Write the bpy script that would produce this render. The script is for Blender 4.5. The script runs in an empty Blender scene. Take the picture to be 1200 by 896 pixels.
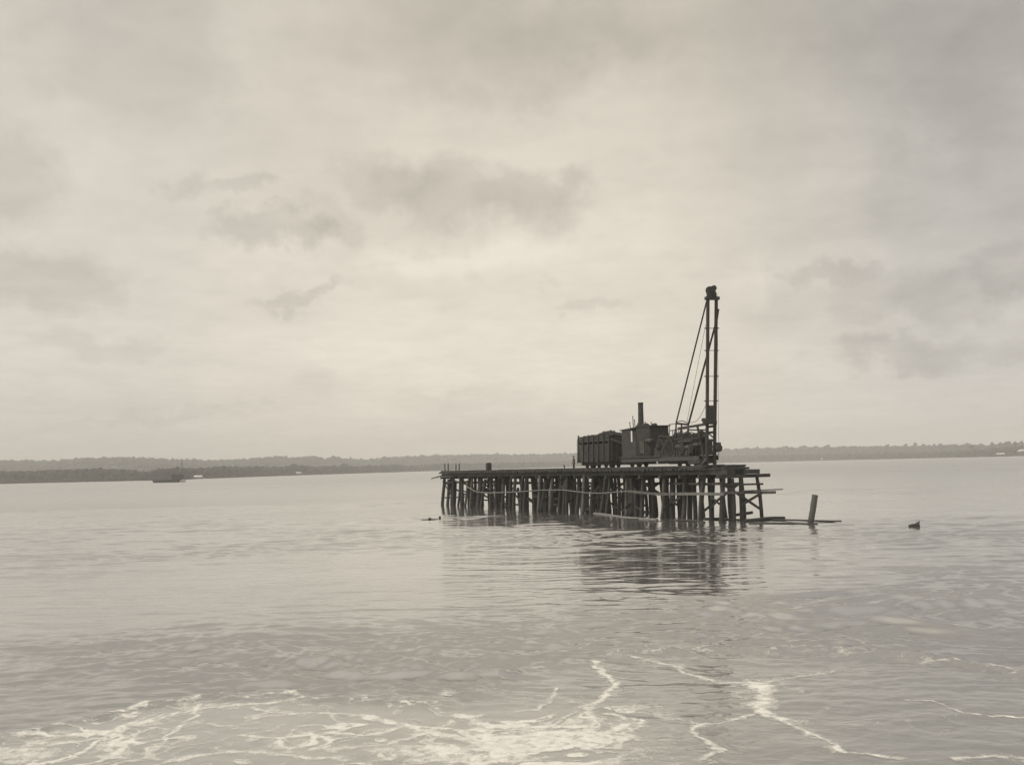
import bpy, bmesh, math, random
import numpy as np
from mathutils import Vector, Matrix

random.seed(7)
C = bpy.context.scene.collection
SC = bpy.context.scene
R = math.radians

# ------------------------------------------------------------------ camera
EYE, FOC, ROLL, HOR = 6.3, 1300.0, math.atan(31.0 / 1200.0), 98.5
cam = bpy.data.cameras.new('camera')
cam_o = bpy.data.objects.new('camera', cam)
C.objects.link(cam_o)
SC.camera = cam_o
cam.sensor_fit = 'HORIZONTAL'
cam.sensor_width = 36.0
cam.lens = 36.0 * FOC / 1200.0
cam.shift_y = HOR / 1200.0
cam.clip_start = 0.5
cam.clip_end = 40000.0
sr, cr = math.sin(ROLL), math.cos(ROLL)
rx, up, fw = Vector((cr, 0, -sr)), Vector((sr, 0, cr)), Vector((0, 1, 0))
M = Matrix((rx, up, -fw)).transposed().to_4x4()
M.translation = Vector((0, 0, EYE))
cam_o.matrix_world = M


def ray(px, py):
    a = (px - 600) / FOC
    b = (448 - py + HOR) / FOC
    return fw + rx * a + up * b


def at(px, py, Y):            # point at depth Y seen at that spot of the photo
    return Vector((0, 0, EYE)) + ray(px, py) * Y


def sea(px, py, z=0.0):       # point on the water
    d = ray(px, py)
    return Vector((0, 0, EYE)) + d * ((z - EYE) / d.z)


def pix(X, Y, Z):
    X = np.asarray(X, float); Y = np.maximum(np.asarray(Y, float), 0.01); Z = np.asarray(Z, float) - EYE
    a = (X * cr - Z * sr) / Y
    b = (X * sr + Z * cr) / Y
    return 600 + a * FOC, 448 + HOR - b * FOC


# ------------------------------------------------------------------ render look
SC.view_settings.view_transform = 'Standard'
SC.view_settings.look = 'None'
SC.view_settings.gamma = 1.0
SC.view_settings.exposure = 0.0
SC.view_settings.use_curve_mapping = False
SC.render.engine = 'CYCLES'
SC.cycles.use_denoising = True
SC.cycles.max_bounces = 6
SC.cycles.volume_bounces = 1
SC.cycles.caustics_reflective = False
SC.cycles.caustics_refractive = False

SUN_EL, SUN_AZ = 50.0, -100.0      # azimuth measured from +Y towards +X
SKYGAIN = 6.0

# ------------------------------------------------------------------ node helper
class NT:
    def __init__(s, tree):
        s.t = tree; s.n = tree.nodes; s.l = tree.links

    def node(s, typ, **kw):
        n = s.n.new(typ)
        for k, v in kw.items():
            setattr(n, k, v)
        return n

    def put(s, sock, v):
        if isinstance(v, (int, float)):
            sock.default_value = v
        elif isinstance(v, (tuple, list)):
            sock.default_value = tuple(v) + ((1,) if len(v) == 3 and len(sock.default_value) == 4 else ())
        else:
            s.l.new(v, sock)

    def m(s, op, a, b=None, c=None, clamp=False):
        n = s.node('ShaderNodeMath', operation=op, use_clamp=clamp)
        s.put(n.inputs[0], a)
        if b is not None: s.put(n.inputs[1], b)
        if c is not None: s.put(n.inputs[2], c)
        return n.outputs[0]

    def vm(s, op, a, b=None):
        n = s.node('ShaderNodeVectorMath', operation=op)
        s.put(n.inputs[0], a)
        if b is not None: s.put(n.inputs[1], b)
        return n.outputs[0]

    def mix(s, f, a, b, blend='MIX'):
        n = s.node('ShaderNodeMix', data_type='RGBA', blend_type=blend)
        s.put(n.inputs[0], f); s.put(n.inputs[6], a); s.put(n.inputs[7], b)
        return n.outputs[2]

    def ramp(s, f, stops, interp='LINEAR'):
        n = s.node('ShaderNodeValToRGB')
        n.color_ramp.interpolation = interp
        e = n.color_ramp.elements
        while len(e) < len(stops): e.new(0.5)
        for el, (p, c) in zip(e, stops):
            el.position = p
            el.color = (c, c, c, 1) if isinstance(c, (int, float)) else tuple(c) + (1,)
        s.l.new(f, n.inputs[0])
        return n.outputs[0]

    def noise(s, vec, scale, detail=4, rough=0.5, dist=0.0, out=0):
        n = s.node('ShaderNodeTexNoise')
        n.inputs['Scale'].default_value = scale
        n.inputs['Detail'].default_value = detail
        n.inputs['Roughness'].default_value = rough
        n.inputs['Distortion'].default_value = dist
        if vec is not None: s.l.new(vec, n.inputs['Vector'])
        return n.outputs[out]


# ------------------------------------------------------------------ sky: overcast cloud deck over a Nishita sky
W = bpy.data.worlds.new('World')
SC.world = W
W.use_nodes = True
wt = NT(W.node_tree)
W.node_tree.nodes.clear()
wout = wt.node('ShaderNodeOutputWorld')
bg = wt.node('ShaderNodeBackground')
bg.inputs['Strength'].default_value = 0.1
wt.l.new(bg.outputs[0], wout.inputs['Surface'])
sky = wt.node('ShaderNodeTexSky', sky_type='NISHITA')
sky.sun_disc = False
sky.sun_elevation = R(SUN_EL)
sky.sun_rotation = R(SUN_AZ)
sky.dust_density = 4.0
hs = wt.node('ShaderNodeHueSaturation')
hs.inputs['Saturation'].default_value = 0.12
hs.inputs['Value'].default_value = 0.5
wt.l.new(sky.outputs[0], hs.inputs['Color'])
tc = wt.node('ShaderNodeTexCoord')
gen = tc.outputs['Generated']
sep = wt.node('ShaderNodeSeparateXYZ')
wt.l.new(gen, sep.inputs[0])
az = wt.m('ARCTAN2', sep.outputs[0], sep.outputs[1])
el = wt.m('ARCSINE', sep.outputs[2])
# noise laid on a flat cloud deck: direction divided by height gives streets flattening to the horizon
zc = wt.m('ADD', wt.m('ABSOLUTE', sep.outputs[2]), 0.16)
comb = wt.node('ShaderNodeCombineXYZ')
wt.l.new(wt.m('DIVIDE', sep.outputs[0], zc), comb.inputs[0])
wt.l.new(wt.m('DIVIDE', sep.outputs[1], zc), comb.inputs[1])
deck = comb.outputs[0]
n1 = wt.noise(deck, 1.1, 7, 0.56, 0.3)
n2 = wt.noise(deck, 3.3, 6, 0.6, 0.2)
n3 = wt.noise(deck, 9.0, 5, 0.6, 0.4)
c2 = wt.node('ShaderNodeCombineXYZ')
wt.l.new(az, c2.inputs[0]); wt.l.new(el, c2.inputs[1])
nw = wt.noise(c2.outputs[0], 7.0, 6, 0.62, 0.0)
nv = wt.noise(wt.vm('ADD', c2.outputs[0], (5.3, 2.1, 0)), 11.0, 6, 0.62, 0.0)
azw = wt.m('ADD', az, wt.m('MULTIPLY', wt.m('SUBTRACT', nw, 0.5), 0.22))
elw = wt.m('ADD', el, wt.m('MULTIPLY', wt.m('SUBTRACT', nv, 0.5), 0.11))


def blob(px, py, rx_, ry_, amp):
    d = ray(px, py).normalized()
    a0, e0 = math.atan2(d.x, d.y), math.asin(d.z)
    u = wt.m('MULTIPLY', wt.m('SUBTRACT', azw, a0), FOC / rx_)
    v = wt.m('MULTIPLY', wt.m('SUBTRACT', elw, e0), FOC / ry_)
    r2 = wt.m('POWER', wt.m('ADD', wt.m('MULTIPLY', u, u), wt.m('MULTIPLY', v, v)), 1.5)
    g = wt.m('POWER', 2.718, wt.m('MULTIPLY', r2, -1.0))
    if amp < -.055 and rx_ <= 120:
        g = wt.m('MULTIPLY', wt.m('SUBTRACT', g, .22), 1.7, clamp=True)
    return wt.m('MULTIPLY', g, amp)


BLOBS = [
    (560, 40, 190, 60, -.15), (850, 10, 220, 50, -.10), (1110, 40, 150, 80, -.20), (1190, 150, 120, 120, -.10),
    (160, 60, 110, 90, -.09), (30, 210, 70, 55, -.12), (30, 325, 80, 30, -.12), (100, 395, 80, 16, -.07),
    (440, 212, 60, 30, -.09), (550, 222, 120, 36, -.11), (480, 240, 180, 40, -.05), (1060, 340, 170, 60, -.06), (1110, 425, 150, 34, -.06), (60, 480, 160, 30, -.05), (780, 60, 240, 50, -.05), (960, 260, 130, 30, -.05), (655, 240, 40, 30, -.06), (278, 218, 44, 14, -.11), (310, 275, 58, 22, -.14), (365, 270, 36, 30, -.08),
    (345, 345, 46, 10, -.12), (700, 373, 46, 10, -.09), (620, 230, 60, 40, -.06), (650, 340, 18, 12, -.06),
    (970, 318, 60, 14, -.13), (1040, 345, 90, 26, -.08), (1120, 350, 80, 26, -.10), (1030, 412, 90, 22, -.15),
    (1190, 315, 50, 34, -.12), (1140, 230, 90, 100, -.08), (880, 350, 50, 28, -.05), (1170, 410, 60, 20, -.07),
    (540, 462, 40, 8, -.05), (230, 490, 120, 8, -.06), (380, 455, 40, 20, -.04),
    (900, 200, 160, 90, -.04), (1000, 130, 160, 70, -.05), (700, 330, 400, 200, .035), (500, 415, 260, 50, .06), (430, 290, 70, 16, .05), (560, 300, 140, 16, .07), (860, 335, 40, 14, .08), (1000, 440, 120, 20, .06), (700, 440, 120, 30, .04), (300, 310, 50, 12, .05), (700, 150, 160, 50, .03),
    (960, 500, 160, 40, .05), (120, 150, 60, 120, .02), (650, 300, 200, 40, .04), (870, 320, 60, 14, .04),
]
tot = None
for b in BLOBS:
    o = blob(*b)
    tot = o if tot is None else wt.m('ADD', tot, o)
tex = wt.m('ADD', wt.m('MULTIPLY', wt.m('SUBTRACT', n1, 0.5), 0.26), wt.m('ADD', wt.m('MULTIPLY', wt.m('SUBTRACT', n2, 0.5), 0.21), wt.m('MULTIPLY', wt.m('SUBTRACT', n3, 0.5), 0.17)))
elp = wt.m('MULTIPLY', el, 1 / 1.5708)
grad = wt.ramp(wt.m('MAXIMUM', elp, 0.0), [(0.0, .93), (0.06, 1.0), (0.18, .93), (0.27, .86), (0.45, .9), (0.62, 1.3), (1.0, 1.7)])
lum = wt.m('MULTIPLY', grad, wt.m('ADD', 1.0, wt.m('ADD', tex, wt.m('MULTIPLY', tot, 1.15))))
# darker, cooler behind the viewer and to the right
side = wt.ramp(wt.m('MULTIPLY_ADD', az, 1.2, 0.5), [(0.0, .97), (0.35, 1.0), (0.62, .99), (0.95, .90)])
lum = wt.m('MULTIPLY', lum, side)
tint = wt.mix(wt.ramp(wt.m('MULTIPLY_ADD', az, 1.2, 0.5), [(0.1, .45), (0.35, 0), (0.7, 0), (0.95, 1)]),
              (0.642, 0.595, 0.506), (0.594, 0.571, 0.525))
lumc = wt.node('ShaderNodeCombineXYZ')
for i in range(3): wt.l.new(lum, lumc.inputs[i])
cl = wt.mix(1.0, tint, lumc.outputs[0], 'MULTIPLY')
cl = wt.vm('MULTIPLY', cl, (SKYGAIN * 2.07, SKYGAIN * 2.05, SKYGAIN * 2.05))
final = wt.mix(0.93, hs.outputs[0], cl)
wt.l.new(final, bg.inputs['Color'])

# the sun, hidden behind the cloud deck
sl = bpy.data.lights.new('sun', 'SUN')
sl.energy = 1.2
sl.angle = R(20)
sl.color = (1.0, 0.95, 0.86)
so = bpy.data.objects.new('sun', sl)
C.objects.link(so)
sd = Vector((math.sin(R(SUN_AZ)) * math.cos(R(SUN_EL)), math.cos(R(SUN_AZ)) * math.cos(R(SUN_EL)), math.sin(R(SUN_EL))))
so.rotation_euler = sd.to_track_quat('Z', 'Y').to_euler()
so.location = (0, 60, 80)

# ------------------------------------------------------------------ materials
def mat(name, build, **kw):
    m = bpy.data.materials.new(name)
    m.use_nodes = True
    m.node_tree.nodes.clear()
    t = NT(m.node_tree)
    o = t.node('ShaderNodeOutputMaterial')
    build(t, o, **kw)
    return m


def pbr(t, o, lo, hi, scale=2.0, rough=0.8, metal=0.0, bump=0.3, stretch=(1, 1, 1), spec=0.3, wet=None):
    co = t.node('ShaderNodeTexCoord').outputs['Object']
    mp = t.node('ShaderNodeMapping')
    mp.inputs['Scale'].default_value = stretch
    t.l.new(co, mp.inputs[0])
    n = t.noise(mp.outputs[0], scale, 6, 0.62, 0.4)
    nb = t.noise(mp.outputs[0], scale * 6, 4, 0.6)
    f = t.ramp(t.m('MULTIPLY_ADD', nb, 0.35, t.m('MULTIPLY', n, 0.75)), [(0.36, 0.0), (0.72, 1.0)])
    col = t.mix(f, lo, hi)
    if wet:                        # dark weed and wet wood close to the water
        geo = t.node('ShaderNodeNewGeometry')
        s = t.node('ShaderNodeSeparateXYZ'); t.l.new(geo.outputs['Position'], s.inputs[0])
        w = t.ramp(t.m('ADD', s.outputs[2], t.m('MULTIPLY', n, 0.8)), [(0.55, 1.0), (1.0, 0.0)])
        col = t.mix(w, col, wet)
    p = t.node('ShaderNodeBsdfPrincipled')
    t.put(p.inputs['Base Color'], col)
    p.inputs['Roughness'].default_value = rough
    p.inputs['Metallic'].default_value = metal
    p.inputs['Specular IOR Level'].default_value = spec
    b = t.node('ShaderNodeBump')
    b.inputs['Strength'].default_value = bump
    b.inputs['Distance'].default_value = 0.03
    t.l.new(nb, b.inputs['Height'])
    t.l.new(b.outputs[0], p.inputs['Normal'])
    t.l.new(p.outputs[0], o.inputs['Surface'])


def sep_(v, w=1.0):   # warm neutral like everything in the print
    return (v * 1.03, v * 1.0, v * 0.93)


WOOD = mat('weathered_wood', pbr, lo=sep_(.04), hi=sep_(.11), scale=1.3, stretch=(1, 1, .25), wet=sep_(.07))
WOODL = mat('pale_timber', pbr, lo=sep_(.17), hi=sep_(.27), scale=1.5)
WOODP = mat('bleached_pile', pbr, lo=sep_(.09), hi=sep_(.21), scale=1.3, stretch=(1, 1, .2), wet=sep_(.08))
WOODD = mat('tarred_wood', pbr, lo=sep_(.045), hi=sep_(.09), scale=1.2)
IRON = mat('sooty_iron', pbr, lo=sep_(.048), hi=sep_(.095), scale=1.5, rough=0.8, bump=.15, spec=.4)
IRONL = mat('dusty_iron', pbr, lo=sep_(.07), hi=sep_(.13), scale=1.5, rough=0.7, bump=.15)
ROPE = mat('wire_rope', pbr, lo=sep_(.05), hi=sep_(.09), scale=8)
COAL = mat('coal', pbr, lo=sep_(.03), hi=sep_(.09), scale=6, bump=.6)
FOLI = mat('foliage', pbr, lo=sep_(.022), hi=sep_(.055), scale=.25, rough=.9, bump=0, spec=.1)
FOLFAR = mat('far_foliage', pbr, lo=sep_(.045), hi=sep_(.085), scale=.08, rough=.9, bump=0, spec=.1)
BARK = mat('bark', pbr, lo=sep_(.08), hi=sep_(.16), scale=.8)
EARTH = mat('earth', pbr, lo=sep_(.06), hi=sep_(.11), scale=.02, rough=.95, bump=0)
WHITE = mat('whitewash', pbr, lo=sep_(.55), hi=sep_(.78), scale=.6, bump=0)
TINROOF = mat('tin_roof', pbr, lo=sep_(.6), hi=sep_(.8), scale=.5, rough=.5, bump=0)
DARKP = mat('dark_pane', pbr, lo=sep_(.03), hi=sep_(.05), scale=1, rough=.3, bump=0)
HULL = mat('dark_hull', pbr, lo=sep_(.04), hi=sep_(.09), scale=.6)
SKIN = mat('skin', pbr, lo=sep_(.18), hi=sep_(.24), scale=3, bump=0)
CLOTH = mat('dark_cloth', pbr, lo=sep_(.07), hi=sep_(.12), scale=6, bump=.1)
SHIRT = mat('work_shirt', pbr, lo=sep_(.12), hi=sep_(.2), scale=6, bump=.1)


# ------------------------------------------------------------------ mesh builder
def props(o, label=None, cat=None, group=None, kind=None):
    if label: o['label'] = label
    if cat: o['category'] = cat
    if group: o['group'] = group
    if kind: o['kind'] = kind
    return o


def root(name, loc, label, cat, group=None):
    o = bpy.data.objects.new(name, None)
    o.empty_display_size = 0.3
    C.objects.link(o)
    o.location = loc
    return props(o, label, cat, group)


class MB:
    def __init__(s):
        s.v = []; s.f = []; s.sm = []

    def add(s, vs, fs, smooth=False):
        b = len(s.v)
        s.v += [Vector(v) for v in vs]
        s.f += [tuple(b + i for i in f) for f in fs]
        s.sm += [smooth] * len(fs)
        return s

    def beam(s, a, b, w, h, upv=(0, 0, 1), jit=0.0):
        a, b = Vector(a), Vector(b)
        d = (b - a).normalized(); u_ = Vector(upv)
        sd_ = u_.cross(d)
        if sd_.length < 1e-3: sd_ = Vector((0, 1, 0)).cross(d)
        sd_.normalize(); u_ = d.cross(sd_).normalized()
        vs = []
        for p in (a, b):
            for x, y in ((-1, -1), (1, -1), (1, 1), (-1, 1)):
                vs.append(p + sd_ * (x * w / 2 + random.uniform(-jit, jit)) + u_ * (y * h / 2 + random.uniform(-jit, jit)))
        return s.add(vs, [(0, 3, 2, 1), (4, 5, 6, 7), (0, 1, 5, 4), (1, 2, 6, 5), (2, 3, 7, 6), (3, 0, 4, 7)])

    def log(s, a, b, r0, r1, n=10, seg=5, wob=0.0, cap=True):
        a, b = Vector(a), Vector(b)
        d = (b - a).normalized()
        x = d.cross(Vector((0, 1, 0)) if abs(d.y) < .9 else Vector((1, 0, 0))).normalized(); y = d.cross(x)
        vs = []; ph = random.uniform(0, 6)
        for k in range(seg + 1):
            t = k / seg; r = r0 + (r1 - r0) * t
            c = a.lerp(b, t) + (x * math.sin(ph + t * 3) + y * math.cos(ph * 2 + t * 4)) * wob * math.sin(math.pi * t)
            for i in range(n):
                an = 2 * math.pi * i / n
                rr = r * (1 + (random.uniform(-.05, .05) if wob else 0))
                vs.append(c + x * math.cos(an) * rr + y * math.sin(an) * rr)
        fs = [(k * n + i, k * n + (i + 1) % n, (k + 1) * n + (i + 1) % n, (k + 1) * n + i) for k in range(seg) for i in range(n)]
        s.add(vs, fs, True)
        if cap:
            s.add(vs[:n], [tuple(range(n))[::-1]]); s.add(vs[-n:], [tuple(range(n))])
        return s

    def path(s, pts, r, n=6):
        for p, q in zip(pts[:-1], pts[1:]): s.log(p, q, r, r, n, 1)
        return s

    def lathe(s, base, axis, prof, n=20):
        axis = Vector(axis).normalized()
        x = axis.cross(Vector((0, 1, 0)) if abs(axis.y) < .9 else Vector((1, 0, 0))).normalized(); y = axis.cross(x)
        base = Vector(base); vs = []
        for h, r in prof:
            for i in range(n):
                an = 2 * math.pi * i / n
                vs.append(base + axis * h + (x * math.cos(an) + y * math.sin(an)) * max(r, .001))
        k = len(prof)
        s.add(vs, [(j * n + i, j * n + (i + 1) % n, (j + 1) * n + (i + 1) % n, (j + 1) * n + i) for j in range(k - 1) for i in range(n)])
        s.add(vs[:n], [tuple(range(n))[::-1]]); s.add(vs[-n:], [tuple(range(n))])
        return s

    def lump(s, c, r, sub=1, jit=.3, sq=(1, 1, 1)):
        bm = bmesh.new()
        bmesh.ops.create_icosphere(bm, subdivisions=sub, radius=1)
        vs = [Vector(c) + Vector([v.co[i] * r * sq[i] * (1 + random.uniform(-jit, jit)) for i in range(3)]) for v in bm.verts]
        fs = [tuple(v.index for v in f.verts) for f in bm.faces]
        bm.free()
        return s.add(vs, fs)

    def build(s, name, m, parent=None, **kw):
        me = bpy.data.meshes.new(name)
        off = parent_origin(parent) if parent else Vector((0, 0, 0))
        if not parent and s.v:
            off = Vector((sum(v.x for v in s.v) / len(s.v), sum(v.y for v in s.v) / len(s.v), min(v.z for v in s.v)))
        me.from_pydata([tuple(v - off) for v in s.v], [], s.f)
        me.polygons.foreach_set('use_smooth', s.sm)
        me.materials.append(m)
        me.update()
        o = bpy.data.objects.new(name, me)
        C.objects.link(o)
        if parent: o.parent = parent
        else: o.location = off
        return props(o, **kw)


def parent_origin(o):
    p = Vector((0, 0, 0))
    while o:
        p += o.location; o = o.parent
    return p


# ------------------------------------------------------------------ numpy noise
rng = np.random.RandomState(3)
TAB = rng.rand(256, 256)


def vnoise(x, y):
    xi = np.floor(x).astype(np.int64); yi = np.floor(y).astype(np.int64)
    fx = x - xi; fy = y - yi
    fx = fx * fx * fx * (fx * (fx * 6 - 15) + 10); fy = fy * fy * fy * (fy * (fy * 6 - 15) + 10)
    a = TAB[xi & 255, yi & 255]; b = TAB[(xi + 1) & 255, yi & 255]
    c = TAB[xi & 255, (yi + 1) & 255]; d = TAB[(xi + 1) & 255, (yi + 1) & 255]
    return (a * (1 - fx) + b * fx) * (1 - fy) + (c * (1 - fx) + d * fx) * fy


def fbm(x, y, o=4, g=.5):
    s = 0; a = 1; t = 0
    for i in range(o):
        s = s + a * vnoise(x + 17.3 * i, y + 9.1 * i); t += a; a *= g; x = x * 2.03; y = y * 2.03
    return s / t


def sstep(a, b, x):
    t = np.clip((x - a) / (b - a), 0, 1)
    return t * t * (3 - 2 * t)


# ------------------------------------------------------------------ water
th_in = np.linspace(-34, 34, 780)
th = np.concatenate([np.arange(-180, -60, 5), np.arange(-60, -34.2, 1.0), th_in, np.arange(35, 60, 1.0), np.arange(60, 180, 5)])
th = np.radians(np.unique(th))
rs = [8.0]
while rs[-1] < 6000:
    r_ = rs[-1]
    k = .012 if r_ < 17 else (.0027 if r_ < 50 else (.0034 if r_ < 85 else (.0024 if r_ < 235 else .012)))
    rs.append(r_ * (1 + k))
rs = np.array(rs)
RR, TT = np.meshgrid(rs, th, indexing='ij')
X = RR * np.sin(TT); Y = RR * np.cos(TT)
dr = np.gradient(rs)[:, None] * np.ones_like(RR)
PX, PY = pix(X, Y, 0 * X)
front = (Y > 5) & (np.abs(TT) < R(36))
PX = np.where(front, PX, -9999.); PY = np.where(front, PY, -9999.)


def world_line(pts):
    return np.array([[*sea(px, py).xy] for px, py in pts])


def line_dist(L, X, Y):
    best = np.full(X.shape, 1e9); tb = np.zeros(X.shape)
    n = len(L) - 1
    for i in range(n):
        a, b = L[i], L[i + 1]; d = b - a; q = (d ** 2).sum() + 1e-9
        t = np.clip(((X - a[0]) * d[0] + (Y - a[1]) * d[1]) / q, 0, 1)
        dd = np.hypot(X - a[0] - t * d[0], Y - a[1] - t * d[1])
        m = dd < best
        best = np.where(m, dd, best); tb = np.where(m, (i + t) / n, tb)
    return best, tb


near = (RR < 75) & (np.abs(TT) < R(34.2))
nr = int((rs < 75).sum())
Xn, Yn = X[:nr], Y[:nr]
# domain warp so nothing drawn has a clean edge
wx = (fbm(Xn * .9, Yn * .9, 4) - .5) * 1.5 + (fbm(Xn * 4 + 9, Yn * 4, 3) - .5) * .45
wy = (fbm(Xn * .9 + 40, Yn * .9 + 11, 4) - .5) * 1.5 + (fbm(Xn * 4 + 50, Yn * 4, 3) - .5) * .45
Xw, Yw = Xn + wx * .6, Yn + wy * .8

edgeL = world_line([(-260, 900), (-60, 876), (40, 858), (130, 840), (190, 825), (250, 819), (330, 816), (400, 820), (470, 826), (560, 812), (640, 780), (740, 768), (830, 764), (930, 764), (1040, 768), (1150, 783), (1260, 795), (1500, 830)])
# side of the wake edge: nearer than the edge = inside the boil
ep, eq = pix(edgeL[:, 0], edgeL[:, 1], 0 * edgeL[:, 0])
PXn, PYn = PX[:nr], PY[:nr]
edge_r = np.interp(np.degrees(TT[0]), np.degrees(np.arctan2(edgeL[:, 0], edgeL[:, 1])), np.hypot(edgeL[:, 0], edgeL[:, 1]))
inside = sstep(-.6, .9, (edge_r[None, :] - RR[:nr]) + (wx + wy) * .9)
dE, tE = line_dist(edgeL, Xw, Yw)

LINES = [  # points in the photo laid on the water, half width m, strength
    ([(876, 800), (888, 806), (892, 818), (892, 830), (905, 838), (930, 845)], .20, .85),
    ([(884, 802), (890, 812)], .30, 1.0),
    ([(892, 832), (872, 838), (842, 848), (812, 852), (820, 862), (830, 872), (838, 882), (826, 890)], .08, .75),
    ([(905, 842), (925, 846), (945, 858), (963, 870), (975, 880), (1010, 885), (1060, 890)], .07, .8),
    ([(740, 771), (790, 779), (800, 790), (825, 797), (860, 800), (885, 803)], .12, .65),
    ([(885, 803), (920, 797), (960, 790), (990, 786), (1010, 784)], .07, .6),
    ([(700, 775), (708, 790), (722, 800), (718, 815), (700, 825), (690, 830), (702, 843), (695, 852), (680, 862)], .11, .85),
    ([(720, 836), (745, 845), (735, 860), (715, 865)], .07, .75),
    ([(236, 826), (225, 842), (205, 852), (192, 864), (178, 880)], .09, .8),
    ([(660, 808), (650, 822), (630, 832), (604, 834)], .07, .7),
    ([(430, 840), (470, 848), (520, 862), (560, 874), (610, 882), (660, 876), (700, 862), (740, 850)], .16, .9),
    ([(540, 838), (570, 850), (620, 852), (690, 850)], .18, 1.0),
    ([(1060, 820), (1090, 822), (1130, 834), (1180, 840), (1230, 844)], .05, .8),
    ([(1120, 890), (1160, 888), (1220, 892)], .12, .6),
    ([(620, 772), (700, 760), (760, 757)], .07, .45),
    ([(480, 850), (430, 862), (380, 858), (330, 868), (290, 862)], .12, .8),
    ([(20, 884), (70, 872), (130, 862), (170, 846), (230, 832), (290, 826), (340, 822)], .10, .7),
    ([(380, 880), (440, 872), (500, 858), (530, 846)], .12, .7),
    ([(200, 890), (260, 880), (330, 884), (400, 892)], .12, .7),
    ([(300, 830), (340, 838), (400, 836), (450, 842)], .10, .7),
    ([(30, 862), (70, 864), (120, 860), (150, 868)], .16, .8),
    ([(760, 864), (800, 868)], .06, .4), ([(770, 840), (800, 846), (815, 852)], .05, .5),
    ([(990, 750), (1010, 757)], .05, .4),
]
foam = np.zeros_like(Xn)
for pts, w, sgn in LINES:
    L = world_line(pts)
    box = (Xn > L[:, 0].min() - 2) & (Xn < L[:, 0].max() + 2) & (Yn > L[:, 1].min() - 2.5) & (Yn < L[:, 1].max() + 2.5)
    if not box.any(): continue
    ii = np.where(box)
    d, t = line_dist(L, Xn[ii] + wx[ii] * .42, Yn[ii] + wy[ii] * .45)
    ww = w * (.55 + .9 * fbm(Xn[ii] * 1.7, Yn[ii] * 1.7, 2))
    foam[ii] = np.maximum(foam[ii], sgn * (1 - sstep(.1 * ww, 1.9 * ww, d)))
    foam[ii] = np.maximum(foam[ii], .5 * sgn * (1 - sstep(.5 * ww, 5 * ww, d)) * sstep(.42, .62, fbm(Xw[ii] * 2.3 + 1, Yw[ii] * 1.8, 4)))
# lacy net inside the boil
q1x = fbm(Xn * .35 + 5, Yn * .35, 3) * 5; q1y = fbm(Xn * .35 + 25, Yn * .35 + 9, 3) * 5
rid = 1 - np.abs(2 * fbm(Xn * .38 + q1x, Yn * .30 + q1y, 2, .4) - 1) * 2.2
rid2 = 1 - np.abs(2 * fbm(Xn * 1.1 + q1x * 1.5 + 31, Yn * .9 + q1y * 1.5, 3, .5) - 1) * 2
inL = sstep(0, 1, inside) * sstep(880, 640, PXn + 60 * (fbm(Xn * .5, Yn * .5, 2) - .5)) * sstep(806, 838, PYn)
patch = sstep(.35, .75, fbm(Xn * .28 + 12, Yn * .22 + 5, 3))
lace = sstep(.74, .97, rid) * .95 + sstep(.2, .9, rid) * .22 + sstep(.72, .97, rid2) * .45
foam = np.maximum(foam, inL * (.45 + .75 * patch) * np.clip(lace * 1.2, 0, 1))
foam = np.maximum(foam, inL * .62 * sstep(.62, .85, fbm(Xw * .8 + 77, Yw * .6, 4)) * sstep(840, 868, PYn))
inR = inside * sstep(620, 760, PXn) * sstep(.5, .72, fbm(Xn * .3 + 2, Yn * .3 + 40, 3))
foam = np.maximum(foam, inR * .26 * np.clip(sstep(.8, .98, rid) + sstep(.85, 1., rid2) * .7, 0, 1))
# thick lather at the bottom centre-left
for cx, cy, ax, ay, st in ((640, 868, 110, 14, .95), (560, 888, 120, 10, .7), (20, 885, 60, 14, .6), (690, 846, 30, 12, .5), (500, 880, 90, 10, .6), (260, 828, 60, 6, .4)):
    g = np.exp(-(((PXn - cx) / ax) ** 2 + ((PYn - cy) / ay) ** 2))
    foam = np.maximum(foam, st * sstep(.32, .62, g * .75 + .45 * (fbm(Xw * 1.2 + 5, Yw * .9, 4) - .35)))
# crest foam on the wake edge
crest = (1 - sstep(.05, .6, dE)) * (.25 + .75 * sstep(.44, .64, fbm(Xn * 1.9 + 8, Yn * 1.9, 4))) * sstep(.3, .6, fbm(Xn * 5 + 8, Yn * 5, 3))
crest *= np.interp(PXn, [0, 120, 480, 560, 700, 760, 960, 1160, 1300], [.6, .9, .8, .3, .4, .6, .45, .5, .2])
foam = np.maximum(foam, crest)
spk = sstep(.74, .80, fbm(Xn * 2.6 + 3, Yn * 2.2, 2)) * sstep(3.2, .5, dE) * .6
foam = np.maximum(foam, spk * .5 * (PXn > 700) * sstep(1.2, .3, dE))
foam *= (.55 + .45 * sstep(.25, .6, fbm(Xn * 5.5, Yn * 4.5, 3)))
foam = np.where(near[:nr], foam, 0)

milk = np.zeros_like(Xn)
milk = np.clip(inside * (.22 + .75 * np.clip(inL, 0, 1) * (.55 + .6 * fbm(Xw * .5 + 4, Yw * .4, 3))), 0, 1)

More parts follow.
